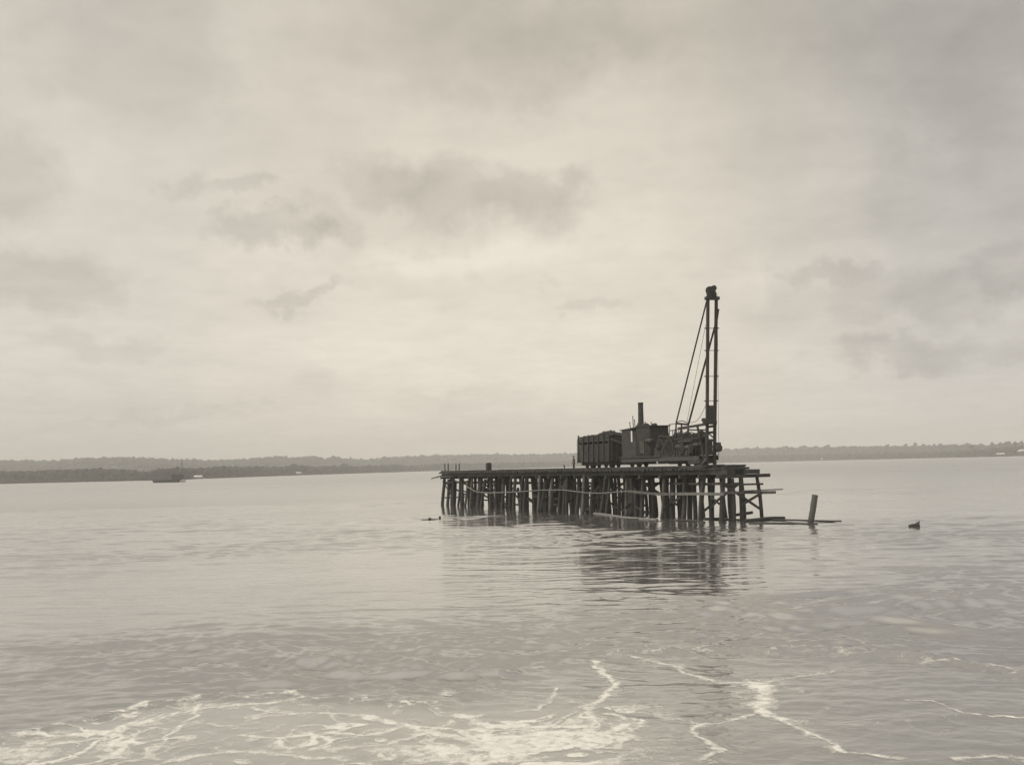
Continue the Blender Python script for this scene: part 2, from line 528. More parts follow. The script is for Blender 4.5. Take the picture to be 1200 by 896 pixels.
# waves
Z = np.zeros_like(X)
calm = fbm(X * .018 + 3, Y * .03 + 8, 3)
ampl = .35 + 1.3 * sstep(.38, .66, calm)
chop = np.zeros_like(X)
g1 = np.exp(-(((PX - 420) / 330) ** 2 + ((PY - 772) / 42) ** 2))
g2 = np.exp(-(((PX - 1050) / 260) ** 2 + ((PY - 715) / 40) ** 2))
ampl = ampl * (1 + 1.9 * g1 + .8 * g2)
ampl = ampl * np.interp(RR, [20, 60, 110, 200], [1.1, 1.05, .9, .7])
ampl[:nr] *= (1 - .62 * inside)
WV = []
for i in range(70):
    lam = .42 * (6.5 / .42) ** (rng.rand() ** 1.25)
    th0 = rng.randn() * (.22 if lam > 2 else .38) + .06
    a = .0056 * min(lam, 1.7) ** .9 * (.6 + .8 * rng.rand())
    WV.append((lam, th0, a, rng.rand() * 6.28))
xw = X + 1.6 * (fbm(X * .11, Y * .11, 2) - .5) * 3; yw = Y + 1.6 * (fbm(X * .11 + 30, Y * .11, 2) - .5) * 3
for lam, t0, a, ph in WV:
    k = 2 * math.pi / lam
    fade = np.clip((lam / dr - 2.6) / 2.5, 0, 1)[:, :1]
    s = np.sin(k * (xw * math.sin(t0) + yw * math.cos(t0)) + ph)
    Z += fade * a * (s + .25 * s * s)
Z *= ampl * .62
# ridge thrown up along the edge of the wash, dimples inside it
Z[:nr] += .085 * np.exp(-(dE / .45) ** 2) * (.4 + fbm(Xn * .8, Yn * .8, 3)) + .035 * np.exp(-((dE - 1.6) / .6) ** 2) * (1 - inside)
Z[:nr] += inside * (.05 * (fbm(Xn * .5, Yn * .5, 3) - .5) + .03 * (fbm(Xn * 2.2, Yn * 2.2, 3) - .5)) + foam * .012
Z[:nr] += np.exp(-((dE + .0) / 1.1) ** 2) * sstep(880, 980, PXn) * .12 * (fbm(Xn * 2.0, Yn * 2.4, 4) - .45)
gk = np.exp(-(((PX[:nr] - 800) / 420) ** 2 + ((PY[:nr] - 752) / 12) ** 2))
Z[:nr] += gk * .05 * (fbm(Xn * 1.6, Yn * 1.6, 4) - .5) * 2
outer = sstep(R(34), R(38), np.abs(TT))
Z *= (1 - outer)

nR, nT = X.shape


def grid_mesh(name, X, Y, Z, keep=None, wrap=False, attrs=None):
    a, b = X.shape
    idx = np.arange(a * b).reshape(a, b)
    if wrap:
        nx = np.roll(idx, -1, 1)
        q = np.stack([idx[:-1], idx[1:], nx[1:], nx[:-1]], -1)
    else:
        q = np.stack([idx[:-1, :-1], idx[1:, :-1], idx[1:, 1:], idx[:-1, 1:]], -1)
    q = q[..., ::-1]
    if keep is not None:
        q = q[keep]
    q = q.reshape(-1, 4)
    co = np.stack([X, Y, Z], -1).reshape(-1, 3)
    used = np.unique(q)
    mp = np.zeros(a * b, np.int64); mp[used] = np.arange(len(used))
    q = mp[q]; co = co[used]
    me = bpy.data.meshes.new(name)
    me.vertices.add(len(co)); me.vertices.foreach_set('co', co.astype(np.float32).ravel())
    me.loops.add(q.size); me.loops.foreach_set('vertex_index', q.astype(np.int32).ravel())
    me.polygons.add(len(q)); me.polygons.foreach_set('loop_start', (np.arange(len(q)) * 4).astype(np.int32))
    me.polygons.foreach_set('use_smooth', np.ones(len(q), bool))
    me.update(calc_edges=True)
    for k, arr in (attrs or {}).items():
        at_ = me.attributes.new(k, 'FLOAT', 'POINT')
        at_.data.foreach_set('value', arr.reshape(-1)[used].astype(np.float32))
    me.validate()
    return me


foamF = np.zeros_like(X); foamF[:nr] = foam
milkF = np.zeros_like(X); milkF[:nr] = milk
inF = np.zeros_like(X); inF[:nr] = inside


def water_mat(t, o):
    co = t.node('ShaderNodeTexCoord').outputs['Object']
    milk_ = t.node('ShaderNodeAttribute', attribute_name='milk').outputs['Fac']
    p = t.node('ShaderNodeBsdfPrincipled')
    nz = t.noise(co, .35, 4, .55, .6)
    c0 = t.mix(nz, sep_(.12), sep_(.18))
    c1 = t.mix(t.noise(co, .8, 5, .6, .8), sep_(.27), sep_(.46))
    t.put(p.inputs['Base Color'], t.mix(milk_, c0, c1))
    p.inputs['Roughness'].default_value = 0.06
    s = t.node('ShaderNodeSeparateXYZ'); t.l.new(co, s.inputs[0])
    far = t.ramp(t.m('MULTIPLY', s.outputs[1], 1 / 1200.0), [(.10, 0.0), (.55, .32)])
    t.put(p.inputs['Roughness'], t.m('ADD', far, t.m('MULTIPLY_ADD', milk_, .22, .06)))
    p.inputs['IOR'].default_value = 1.45
    mp = t.node('ShaderNodeMapping'); mp.inputs['Scale'].default_value = (.6, 1.5, 1)
    mp.inputs['Rotation'].default_value = (0, 0, R(5))
    t.l.new(co, mp.inputs[0])
    b1 = t.noise(mp.outputs[0], 1.7, 4, .55, .5)
    b2 = t.noise(mp.outputs[0], .55, 3, .5, .3)
    pat = t.ramp(t.noise(co, .035, 3, .5, .5), [(.35, .35), (.65, 1.0)])
    h = t.m('MULTIPLY', pat, t.m('ADD', t.m('MULTIPLY', b1, .026), t.m('MULTIPLY', b2, .02)))
    bu = t.node('ShaderNodeBump')
    bu.inputs['Strength'].default_value = 1.0
    bu.inputs['Distance'].default_value = 1.0
    t.l.new(h, bu.inputs['Height'])
    t.l.new(bu.outputs[0], p.inputs['Normal'])
    gl = t.node('ShaderNodeBsdfGlossy'); gl.inputs['Color'].default_value = (.93, .93, .93, 1)
    t.l.new(bu.outputs[0], gl.inputs['Normal'])
    t.put(gl.inputs['Roughness'], t.m('ADD', far, t.m('MULTIPLY_ADD', milk_, .22, .05)))
    mx = t.node('ShaderNodeMixShader')
    gf = t.ramp(t.m('MULTIPLY', s.outputs[1], 1 / 200.0), [(.10, .26), (.34, .46)])
    t.put(mx.inputs[0], t.m('MULTIPLY', gf, t.m('MULTIPLY_ADD', milk_, -.4, 1.0)))
    t.l.new(p.outputs[0], mx.inputs[1]); t.l.new(gl.outputs[0], mx.inputs[2])
    t.l.new(mx.outputs[0], o.inputs['Surface'])


WATER = mat('sea_water', water_mat)
me = grid_mesh('water', X, Y, Z, wrap=True, attrs={'milk': milkF})
# close the hole under the viewer
bm = bmesh.new(); bm.from_mesh(me)
bm.verts.ensure_lookup_table()
bm.faces.new([bm.verts[i] for i in range(nT)][::-1])
bm.to_mesh(me); bm.free()
if me.polygons[-1].normal.z < 0: me.polygons[-1].flip()
me.materials.append(WATER)
wo = bpy.data.objects.new('water', me); C.objects.link(wo)
props(wo, 'grey rippled bay water', None, None, 'structure')


def foam_mat(t, o):
    co = t.node('ShaderNodeTexCoord').outputs['Object']
    fa = t.node('ShaderNodeAttribute', attribute_name='foam').outputs['Fac']
    v = t.node('ShaderNodeTexVoronoi', feature='DISTANCE_TO_EDGE'); v.inputs['Scale'].default_value = 7.0
    t.l.new(t.vm('ADD', co, t.noise(co, 3, 3, .6, 0, 1)), v.inputs['Vector'])
    n = t.noise(co, 13, 5, .65)
    n2 = t.noise(co, 3.5, 5, .6)
    al = t.m('ADD', fa, t.m('ADD', t.m('MULTIPLY', t.m('SUBTRACT', n, .5), .55), t.m('MULTIPLY', t.m('SUBTRACT', n2, .5), .5)))
    al = t.m('SUBTRACT', al, t.m('MULTIPLY', t.ramp(v.outputs['Distance'], [(0, 0), (.25, 1)]), .16))
    al = t.m('MULTIPLY', t.ramp(al, [(.06, 0), (.30, .5), (.68, .96)]), t.ramp(n2, [(.3, .75), (.6, 1.0)]))
    d = t.node('ShaderNodeBsdfDiffuse')
    t.put(d.inputs[0], t.mix(n, sep_(.74), sep_(.92)))
    tr = t.node('ShaderNodeBsdfTransparent')
    mx = t.node('ShaderNodeMixShader')
    t.l.new(al, mx.inputs[0]); t.l.new(tr.outputs[0], mx.inputs[1]); t.l.new(d.outputs[0], mx.inputs[2])
    t.l.new(mx.outputs[0], o.inputs['Surface'])


FOAM = mat('foam', foam_mat)
Fq = foamF[:nr]
mxq = np.maximum.reduce([Fq[:-1, :-1], Fq[1:, :-1], Fq[1:, 1:], Fq[:-1, 1:]])
me = grid_mesh('sea_foam', X[:nr], Y[:nr], Z[:nr] + .006, keep=mxq > .05, attrs={'foam': Fq})
me.materials.append(FOAM)
fo = bpy.data.objects.new('sea_foam', me); C.objects.link(fo)
props(fo, 'white foam streaks and lather swirling on the wash in the foreground', 'sea foam', None, 'stuff')

# ------------------------------------------------------------------ far shore and hills
SH = [(-400, 1500), (0, 1740), (100, 1640), (200, 1500), (300, 2000), (400, 2400), (500, 2900), (700, 3600), (870, 3800), (1000, 3300), (1200, 2560), (1600, 2100)]
RT = [(-400, 541), (0, 539.5), (60, 540), (100, 537), (160, 536), (200, 538.5), (260, 539.5), (300, 537), (325, 534.5), (345, 536.5), (362, 534.5), (382, 537.5),
      (391, 535), (412, 537.5), (430, 539), (450, 536), (475, 535), (520, 533.5), (580, 532.5), (640, 532), (700, 530), (850, 526.5), (900, 525), (950, 524),
      (1000, 523.5), (1050, 523), (1100, 522), (1145, 521.5), (1160, 522), (1180, 520), (1600, 508)]


def px2th(px): return math.atan2((px - 600) / FOC, 1.0)


sh_t = [px2th(a) for a, b in SH]; sh_r = [b * math.hypot(1, (a - 600) / FOC) for a, b in SH]
rt_t = [px2th(a) for a, b in RT]


def shore_r(t): return np.interp(t, sh_t, sh_r)


def ridge_r(t): return np.interp(t, [px2th(-400), px2th(600), px2th(860), px2th(1200), px2th(1600)], [4700, 4700, 4500, 3500, 3000])


def ridge_h(t):
    pxs = 600 + np.tan(t) * FOC
    y = np.interp(pxs, [a for a, b in RT], [b for a, b in RT])
    hor = 546.5 - (pxs - 600) * (31 / 1200)
    return EYE + (hor - y) * ridge_r(t) * np.cos(t) / FOC - 9.0


def land_h(t, r):
    s = shore_r(t); q = ridge_r(t); H = ridge_h(t)
    u = np.clip((r - s - 150) / np.maximum(q - s - 150, 50), 0, 1)
    base = np.interp(r - s, [-40, -8, 0, 25, 200], [-4, -.6, .1, 1.6, 3.5])
    hh = base + np.maximum(H - 3, 0) * sstep(.35, 1.0, u) * (1 - .0 * u)
    back = np.clip((r - q) / 900, 0, 1)
    return hh * (1 - .75 * back) + 0 * t


t_l = np.radians(np.linspace(-42, 42, 420))
NR_ = 90
frac = np.linspace(0, 1, NR_)
TL = np.tile(t_l, (NR_, 1))
S0 = shore_r(TL) - 40
RL = S0 + (5900 - S0) * (frac[:, None] ** 1.3)
HL = land_h(TL, RL)
HL = HL + np.where(HL > 4, (fbm(RL * np.sin(TL) * .004, RL * np.cos(TL) * .004, 4) - .5) * 14 * sstep(4, 40, HL), 0)
me = grid_mesh('hills', RL * np.sin(TL), RL * np.cos(TL), HL)
if me.polygons[0].normal.z < 0: me.flip_normals()
me.materials.append(EARTH)
ho = bpy.data.objects.new('hills', me); C.objects.link(ho)
props(ho, 'low shore and hills across the bay', None, None, 'structure')

# crowns
bm = bmesh.new(); bmesh.ops.create_icosphere(bm, subdivisions=2, radius=1)
ICO_V = np.array([v.co[:] for v in bm.verts]); ICO_F = np.array([[v.index for v in f.verts] for f in bm.faces]); bm.free()
bm = bmesh.new(); bmesh.ops.create_icosphere(bm, subdivisions=1, radius=1)
ICS_V = np.array([v.co[:] for v in bm.verts]); ICS_F = np.array([[v.index for v in f.verts] for f in bm.faces]); bm.free()


def crowns(name, cs, m, label, fine=False):
    BV, BF = (ICO_V, ICO_F) if fine else (ICS_V, ICS_F)
    cs = np.array(cs)           # x y z rx rz
    n = len(cs); k = len(BV)
    V = BV[None] * (1 + (rng.rand(n, k, 1) - .5) * .75)
    V = V * np.stack([cs[:, 3], cs[:, 3], cs[:, 4]], -1)[:, None, :] + cs[:, None, :3]
    F = BF[None] + (np.arange(n) * k)[:, None, None]
    V = V.reshape(-1, 3); F = F.reshape(-1, 3)
    me = bpy.data.meshes.new(name)
    me.vertices.add(len(V)); me.vertices.foreach_set('co', V.astype(np.float32).ravel())
    me.loops.add(F.size); me.loops.foreach_set('vertex_index', F.astype(np.int32).ravel())
    me.polygons.add(len(F)); me.polygons.foreach_set('loop_start', (np.arange(len(F)) * 3).astype(np.int32))
    me.update(calc_edges=True); me.materials.append(m)
    o = bpy.data.objects.new(name, me); C.objects.link(o)
    return props(o, label, 'forest', None, 'stuff')


# shore wood: crown tops read from the photograph's tree line
TT_ = [(-400, 553), (0, 552.5), (60, 551), (110, 549.5), (150, 550), (165, 552), (175, 554), (180, 550), (200, 549), (240, 548), (262, 546.5), (300, 546), (330, 547), (345, 544.5), (362, 545.5), (372, 546.5),
       (405, 545), (425, 546.5), (432, 545), (470, 544), (478, 546), (500, 544), (520, 543), (600, 541.5), (670, 540), (860, 534), (900, 532.5), (960, 532), (1000, 531), (1060, 530), (1100, 529), (1150, 526), (1180, 523), (1200, 522), (1600, 512)]
cs = []
CLEAR = [(226, 239, 40), (346, 353, 30), (399, 405, 25), (1113, 1121, 40), (1184, 1206, 70)]
for i in range(5200):
    px = rng.uniform(-380, 1580); t = px2th(px)
    depth = rng.rand() ** 1.4 * 130
    if any(a <= px <= b and depth < c for a, b, c in CLEAR): continue
    r = float(shore_r(t)) + 5 + depth
    yt = np.interp(px, [a for a, b in TT_], [b for a, b in TT_])
    hor = 546.5 - (px - 600) * (31 / 1200)
    D = r * math.cos(t)
    top = EYE + (hor - yt) * D / FOC
    top *= rng.uniform(.62, 1.04)
    rx_ = rng.uniform(3.5, 7.5)
    rz_ = min(rng.uniform(3.5, 7), top * .5)
    x, y = r * math.sin(t), r * math.cos(t)
    cs.append((x, y, top - rz_, rx_, rz_))
    if depth < 30: cs.append((x + rng.uniform(-4, 4), y - 2, rng.uniform(1.5, 4), rx_ * .9, rng.uniform(3, 5)))
crowns('shore_wood', cs, FOLI, 'dark belt of trees along the water on the far side of the bay', True)
cs = []
for i in range(15000):
    px = rng.uniform(-380, 1580); t = px2th(px)
    q = float(ridge_r(t)); s = float(shore_r(t))
    u = rng.rand() ** .7
    r = s + 140 + (q + 60 - s - 140) * u
    z = float(land_h(np.array(t), np.array(r)))
    rr = rng.uniform(7, 14)
    cs.append((r * math.sin(t), r * math.cos(t), z + rng.uniform(0, 3), rr, rr * rng.uniform(.5, .9)))
for i in range(60):
    px = rng.uniform(200, 1500); t = px2th(px); q = float(ridge_r(t)); z = float(land_h(np.array(t), np.array(q)))
    rr = rng.uniform(4, 8); cs.append((q * math.sin(t), q * math.cos(t), z + rng.uniform(7, 13), rr, rr))
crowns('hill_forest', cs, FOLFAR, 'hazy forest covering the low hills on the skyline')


# trees one can tell apart on the far shore
def far_tree(px, ytop, label, w=9, extra=12):
    t = px2th(px); r = float(shore_r(t)) + extra
    x, y = r * math.sin(t), r * math.cos(t)
    hor = 546.5 - (px - 600) * (31 / 1200)
    H = EYE + (hor - ytop) * y / FOC
    z0 = float(land_h(np.array(t), np.array(r)))
    o = root('shore_tree', (x, y, z0), label, 'tree', 'tall trees on the far shore')
    m = MB(); m.log((x, y, z0 - .5), (x + .5, y, H * .8), .6, .25, 8, 4, .2)
    for k in range(5):
        an = k * 1.26; m.log((x, y, H * .55), (x + math.cos(an) * w * .35, y + math.sin(an) * w * .35, H * .78), .22, .08, 5, 2)
    m.build('trunk', BARK, o)
    m = MB()
    for k in range(26):
        an = rng.uniform(0, 6.28); q = rng.rand() ** .5 * w * .5
        m.lump((x + math.cos(an) * q, y + math.sin(an) * q, H * .80 + rng.uniform(-.16, .15) * H * (1 - q / w)), rng.uniform(1.0, 2.0), 1, .4, (1, 1, .7))
    m.build('crown', FOLI, o)


far_tree(115, 546.5, 'taller rounded tree standing above the shore wood at far left', 14)
far_tree(207, 545.5, 'thin tall tree rising just left of the mast of the moored boat', 8)
far_tree(262, 544.5, 'broad tree on the far shore right of the low white roofed shed', 13)
far_tree(345, 542.0, 'high crowned tree above the small white hut on the left shore', 12)
far_tree(404, 541.5, 'wide tree on the shore halfway between the white hut and the trestle', 14)
far_tree(1139, 520.0, 'dark tree on the right shore just before the low boathouse with a pale roof', 10, 30)
far_tree(1190, 515.5, 'single tall tree poking above the skyline over the white house at far right', 9, 90)


# ------------------------------------------------------------------ houses and boats on the far shore
def house(name, px, py_base, D, w, dep, h, roofh, label, cat='house', roofm=TINROOF, wallm=WHITE, windows=2, hip=False):
    t = px2th(px); b = at(px, py_base, D); x0, y0 = b.x, D
    z0 = max(b.z, 1.0)
    o = root(name, (x0, y0, z0), label, cat)
    m = MB()
    m.beam((x0 - w / 2, y0, z0 + h / 2), (x0 + w / 2, y0, z0 + h / 2), dep, h)
    m.build('wall', wallm, o)
    m = MB()
    e = .6; zt = z0 + h
    i = w * .22 if hip else 0
    vs = [(x0 - w / 2 - e, y0 - dep / 2 - e, zt), (x0 + w / 2 + e, y0 - dep / 2 - e, zt), (x0 + w / 2 + e, y0 + dep / 2 + e, zt), (x0 - w / 2 - e, y0 + dep / 2 + e, zt),
          (x0 - w / 2 - e + i, y0, zt + roofh), (x0 + w / 2 + e - i, y0, zt + roofh)]
    m.add(vs, [(0, 1, 5, 4), (2, 3, 4, 5), (0, 4, 3), (1, 2, 5), (3, 2, 1, 0)])
    m.build('roof', roofm, o)
    for k in range(windows):
        xx = x0 + (k - (windows - 1) / 2) * w / windows
        MB().beam((xx - .6, y0 - dep / 2 - .05, z0 + h * .55), (xx + .6, y0 - dep / 2 - .05, z0 + h * .55), .1, h * .35).build('window', DARKP, o)
    MB().beam((x0 + w * .12, y0 - dep / 2 - .04, z0 + h * .36), (x0 + w * .12 + 1.0, y0 - dep / 2 - .04, z0 + h * .36), .08, h * .7).build('door', WOODD, o)
    # stilts reaching the ground
    for sx in (-1, 1):
        for sy in (-1, 1): MB().beam((x0 + sx * (w / 2 - .3), y0 + sy * (dep / 2 - .3), -1), (x0 + sx * (w / 2 - .3), y0 + sy * (dep / 2 - .3), z0 + .05), .3, .3).build('stilt', WOODD, o)
    return o


house('shore_shed', 232.5, 559.5, 1580, 10.5, 6, 1.2, 2.2, 'long low shed with a white roof on the left shore, right of the boat mast', 'shed', wallm=WOODD)
house('shore_hut', 350, 555.5, 2190, 9, 6, 2.2, 2.4, 'small white hut at the water edge on the left shore below a tall tree', 'hut', wallm=HULL)
house('shore_cabin', 401, 554.2, 2430, 6, 5, 2.0, 1.6, 'tiny pale cabin on the shore between the white hut and the trestle', 'cabin', windows=1)
house('boathouse', 1172.5, 533.2, 2620, 17, 9, 2.6, 2.6, 'low dark boathouse with a long pale roof on the right shore', 'boathouse', wallm=WOODD)
house('waterside_house', 1200, 531.5, 2630, 26, 12, 6.5, 4.5, 'large hip roofed white house at the right edge of the far shore', 'house', windows=4, hip=True, wallm=IRONL)
house('beach_hut', 943, 538.6, 3560, 6, 5, 2.2, 2.0, 'tiny pale hut, left of the two on the shore to the right of the trestle', 'hut', windows=1, wallm=IRONL, roofm=IRONL)
house('watchman_hut', 963.3, 539.0, 3440, 4.5, 4.5, 5.0, 2.0, 'narrow white hut, right of the two on the shore to the right of the trestle', 'hut', windows=1)

# moored sailing boat and the dark barge beside it
D = 1330.0
b = sea(213, 564.6); D = b.y
o = root('sailing_boat', (b.x, b.y, 0), 'small white hulled sailing boat with a bare mast moored off the left shore', 'sailing boat')


def hull(m, c, L, Bm, H, dir_, sheer=.3):
    dir_ = Vector(dir_).normalized(); sd_ = Vector((-dir_.y, dir_.x, 0)); vs = []; n = 9
    for i in range(n):
        t = i / (n - 1) * 2 - 1
        w = Bm / 2 * (1 - abs(t) ** 2.5) ** .6 + .02
        z = H + sheer * t * t
        p = Vector(c) + dir_ * t * L / 2
        pb = Vector(c) + dir_ * t * L / 2 * .88
        vs += [p + sd_ * w + Vector((0, 0, z)), pb + sd_ * w * .5 + Vector((0, 0, -.3)), pb - sd_ * w * .5 + Vector((0, 0, -.3)), p - sd_ * w + Vector((0, 0, z))]
    fs = []
    for i in range(n - 1):
        a = i * 4
        fs += [(a, a + 4, a + 5, a + 1), (a + 1, a + 5, a + 6, a + 2), (a + 2, a + 6, a + 7, a + 3), (a + 3, a + 7, a + 4, a)]
    fs += [(0, 1, 2, 3), tuple(4 * (n - 1) + i for i in (3, 2, 1, 0))]
    m.add(vs, fs); return m


hull(MB(), (b.x + .5, b.y, 0), 6.5, 2.6, 1.4, (1, .2, 0), .5).build('hull', WHITE, o)
MB().log((b.x, b.y, .6), at(213.3, 537.0, D), .42, .26, 8, 3).build('mast', HULL, o)
MB().log((b.x, b.y, 3.0), (b.x + 3.6, b.y + .8, 2.6), .14, .10, 6, 1).build('boom', HULL, o)
for sx in (-2.6, 3.4): MB().log((b.x + sx, b.y, 1.5), at(213.2, 538.5, D), .035, .035, 4, 1).build('stay', ROPE, o)
b2 = sea(195, 565.2)
o = root('barge', (b2.x, b2.y, 0), 'long dark barge lying beside the white sailing boat off the left shore', 'barge')
hull(MB(), (b2.x, b2.y, 0), 27, 7, 2.4, (1, -.08, 0), 1.0).build('hull', HULL, o)
MB().beam((b2.x + 6, b2.y, 4.4), (b2.x + 15, b2.y - 1, 4.4), 6, 3.4).build('deckhouse', HULL, o)
MB().beam((b2.x + 5.4, b2.y, 6.3), (b2.x + 15.6, b2.y - 1, 6.3), 7, .3).build('deckhouse_roof', WOODD, o)

# ------------------------------------------------------------------ haze
me = bpy.data.meshes.new('haze')
m = MB(); m.beam((-6200, 0, 70), (6200, 0, 70), 12400, 146)
hz = m.build('haze', mat('air', lambda t, o: None), None, kind='stuff')
props(hz, 'pale even haze over the bay', 'haze')
t = NT(hz.data.materials[0].node_tree)
pv = t.node('ShaderNodeVolumePrincipled')
pv.inputs['Color'].default_value = (.98, .965, .93, 1)
pv.inputs['Density'].default_value = 0.00019
ou = [n for n in t.n if n.type == 'OUTPUT_MATERIAL'][0]
t.l.new(pv.outputs[0], ou.inputs['Volume'])

# ------------------------------------------------------------------ the trestle
A = sea(520, 592.0); B = sea(848, 611.5)
A.z = B.z = 0
AX = (B - A).normalized(); LEN = (B - A).length
PV = Vector((-AX.y, AX.x, 0))          # across, away from the viewer
if PV.x < 0: PV = -PV
DECK = 5.83
lean = math.tan(ROLL)


def T(u, v, z): return A + AX * u + PV * v + Vector((0, 0, z))


def U(px, v, z=6.0):                 # distance along the trestle seen at that column
    lo_, hi_ = -60.0, 100.0
    for _ in range(40):
        mid = (lo_ + hi_) / 2
        p = T(mid, v, z)
        if pix(p.x, p.y, p.z)[0] < px: lo_ = mid
        else: hi_ = mid
    return (lo_ + hi_) / 2


TR = root('railway_trestle', T(LEN / 2, 2.6, 0), 'long weathered timber railway trestle on rows of log piles standing in the bay', 'trestle')
WID = 5.2
npile = 0
m_brace = []
us = []
u = .3
while u < LEN - 1.5:
    us.append(u); u += random.uniform(3.7, 4.5)
us = us[:-1] + [LEN - 3.6, LEN - .2]
pale = 0
for bi, u in enumerate(us):
    last = bi == len(us) - 1
    rows = [(-.45, .15), (1.25, 1.35), (3.4, 3.35), (5.55, 4.95)]
    if last: rows = [(-.2, .3), (1.2, 1.25), (2.45, 2.45), (5.35, 4.55)]
    for ri, (vb, vt) in enumerate(rows):
        du = random.uniform(-.3, .3)
        rr = random.uniform(.19, .27)
        top = 4.55 + random.uniform(-.05, .02)
        a = T(u + du, vb + random.uniform(-.2, .2), -1.6); b = T(u + du * .3, vt, top)
        matp = WOODP if (ri == 0 and random.random() < .3) else WOOD
        MB().log(a, b, rr * 1.12, rr * .92, 10, 6, .09).build('pile', matp, TR); npile += 1
    # cap beam across the bent
    MB().beam(T(u, -.55, 4.7), T(u, 5.2 + (.9 if last else .2), 4.7), .36, .36, jit=.015).build('cap_beam', WOOD, TR)
    # bracing in the bent
    if random.random() < .8:
        z1, z2 = (1.0, 4.1) if bi % 2 else (4.1, 1.0)
        MB().beam(T(u + .3, -.3, z1), T(u + .3, 4.9, z2), .08, .26, upv=(0, 0, 1)).build('cross_brace', WOOD, TR)
    if random.random() < .55:
        MB().beam(T(u - .3, -.35, 3.85), T(u - .3, 5.3, 3.85), .1, .2).build('cross_brace', WOOD, TR)
# extra front piles where the photo shows them close together
for px in (524, 531, 538.5, 546, 557, 566, 579.5, 597, 611, 636, 652, 664, 706, 735, 760, 776, 791):
    u = U(px, .1, 3)
    rr = random.uniform(.17, .26)
    if npile >= 98: break
    MB().log(T(u - .15, random.uniform(-.5, .8), -1.6), T(u, random.uniform(.1, 1.0), random.uniform(4.2, 4.6)), rr * 1.1, rr, 10, 6, .08).build('pile', random.choice([WOOD, WOOD, WOODP]), TR)
    npile += 1
# pale batter piles standing proud on the near side
for px, rr in ((632, .24), (684, .26), (578, .2)):
    u = U(px, -.45, 3)
    if npile < 100:
        MB().log(T(u - .1, -.85, -1.6), T(u + .05, -.32, 4.95), rr, rr * .85, 10, 6, .06).build('pile', WOODP, TR); npile += 1
for k in range(62):
    px = random.uniform(552, 742) if k < 50 else random.uniform(742, 835)
    v = random.uniform(.9, 5.2); u = U(px, v, 2.5); rr = random.uniform(.17, .27)
    MB().log(T(u + random.uniform(-.3, .3), v + random.uniform(-.4, .4), -1.6), T(u, v, random.uniform(4.5, 4.95) if k % 4 else random.uniform(2.2, 3.8)), rr * 1.1, rr, 9, 4, .06).build('inner_pile', WOOD, TR)
for k in range(26):
    px = random.uniform(556, 750); v = random.choice([.7, 1.5, 2.4, 3.5, 4.9])
    u = U(px, v, 2.5); z1 = random.uniform(.6, 4.2); L = random.uniform(3.5, 7); dz = random.choice([0, 0, 2.4, -2.4, 1.5]); z2 = min(max(z1 + dz, .4), 4.4)
    MB().beam(T(u, v, z1), T(u + L, v + .05, z2), .08, random.uniform(.22, .34)).build('sway_brace', WOOD, TR)
# short broken stub on the near side
# stringers
for v in (.35, 1.55, 3.25, 4.75):
    m = MB(); u = -1.0
    while u < LEN - 1:
        L = random.uniform(7, 8.5); e = min(u + L, LEN + (.5 if v < 1 else -.2))
        m.beam(T(u, v + random.uniform(-.04, .04), 5.13), T(e - .02, v + random.uniform(-.04, .04), 5.13), .3, .46, jit=.012)
        u += L
    m.build('stringer', WOOD, TR)
# sleepers and planks (one deck)
m = MB(); u = -1.2
while u < LEN - 3.0:
    w = random.uniform(.24, .3)
    m.beam(T(u, random.uniform(-.42, -.15), 5.5), T(u, 5.45 + random.uniform(-.15, .2), 5.5), w, .22, jit=.01)
    u += random.uniform(.33, .42)
m.build('sleepers', WOOD, TR)
m = MB()
v = -.12
while v < 5.2:
    u = -1.0
    while u < LEN - 4:
        L = random.uniform(4, 6.5)
        if random.random() < .93:
            m.beam(T(u, v + .14, 5.66), T(min(u + L, LEN - 3.4 - random.random()), v + .14, 5.66), .27, .08, jit=.008)
        u += L + .02
    v += .29
m.build('deck_planks', WOOD, TR)
for v in (.1, 5.1):      # kerb timbers
    m = MB(); u = -1
    while u < LEN - 3.2:
        L = random.uniform(6, 9); m.beam(T(u, v, 5.79), T(min(u + L, LEN - 3.0), v + random.uniform(-.05, .05), 5.79), .22, .18, jit=.02); u += L + .03
    m.build('kerb_timber', WOODD, TR)
for v in (1.87, 2.93):
    m = MB(); m.beam(T(-.8, v, 5.77), T(LEN - 3.2, v, 5.77), .07, .13); m.build('rail', IRON, TR)
# decking ends in steps at the near end
MB().beam(T(LEN - 3.2, .5, 5.47), T(LEN - .3, .6, 5.45), .32, .3).build('end_timber', WOOD, TR)
m = MB()
for k in range(5): m.beam(T(LEN - 2.9 + k * .5, 0, 5.46), T(LEN - 2.9 + k * .5, 4.3 - k * .2, 5.44), .3, .14, jit=.02)
m.build('end_planks', WOOD, TR)
MB().beam(T(LEN - 3.9, 1.0, 5.83), T(LEN - 2.1, 3.2, 5.86), .3, .1).build('loose_board', WOOD, TR)
MB().beam(T(LEN + .1, 4.2, 5.1), T(LEN + .25, 3.0, 5.12), .3, .4).build('end_timber', WOOD, TR)


# the wavy waler along the near side, following the photo
def waler(pts, v, w, h, name, mm, round_=False):
    P = [T(U(px, v, 3), v, 0) + Vector((0, 0, 0)) for px, py in pts]
    out = []
    for p, (px, py) in zip(P, pts):
        q = at(px, py, p.y); out.append(Vector((p.x, p.y, q.z)))
    m = MB()
    for a, b in zip(out[:-1], out[1:]):
        if round_: m.log(a, b, w / 2, w / 2, 8, 1)
        else: m.beam(a, b + (b - a).normalized() * .03, w, h, jit=.01)
    return m.build(name, mm, TR)


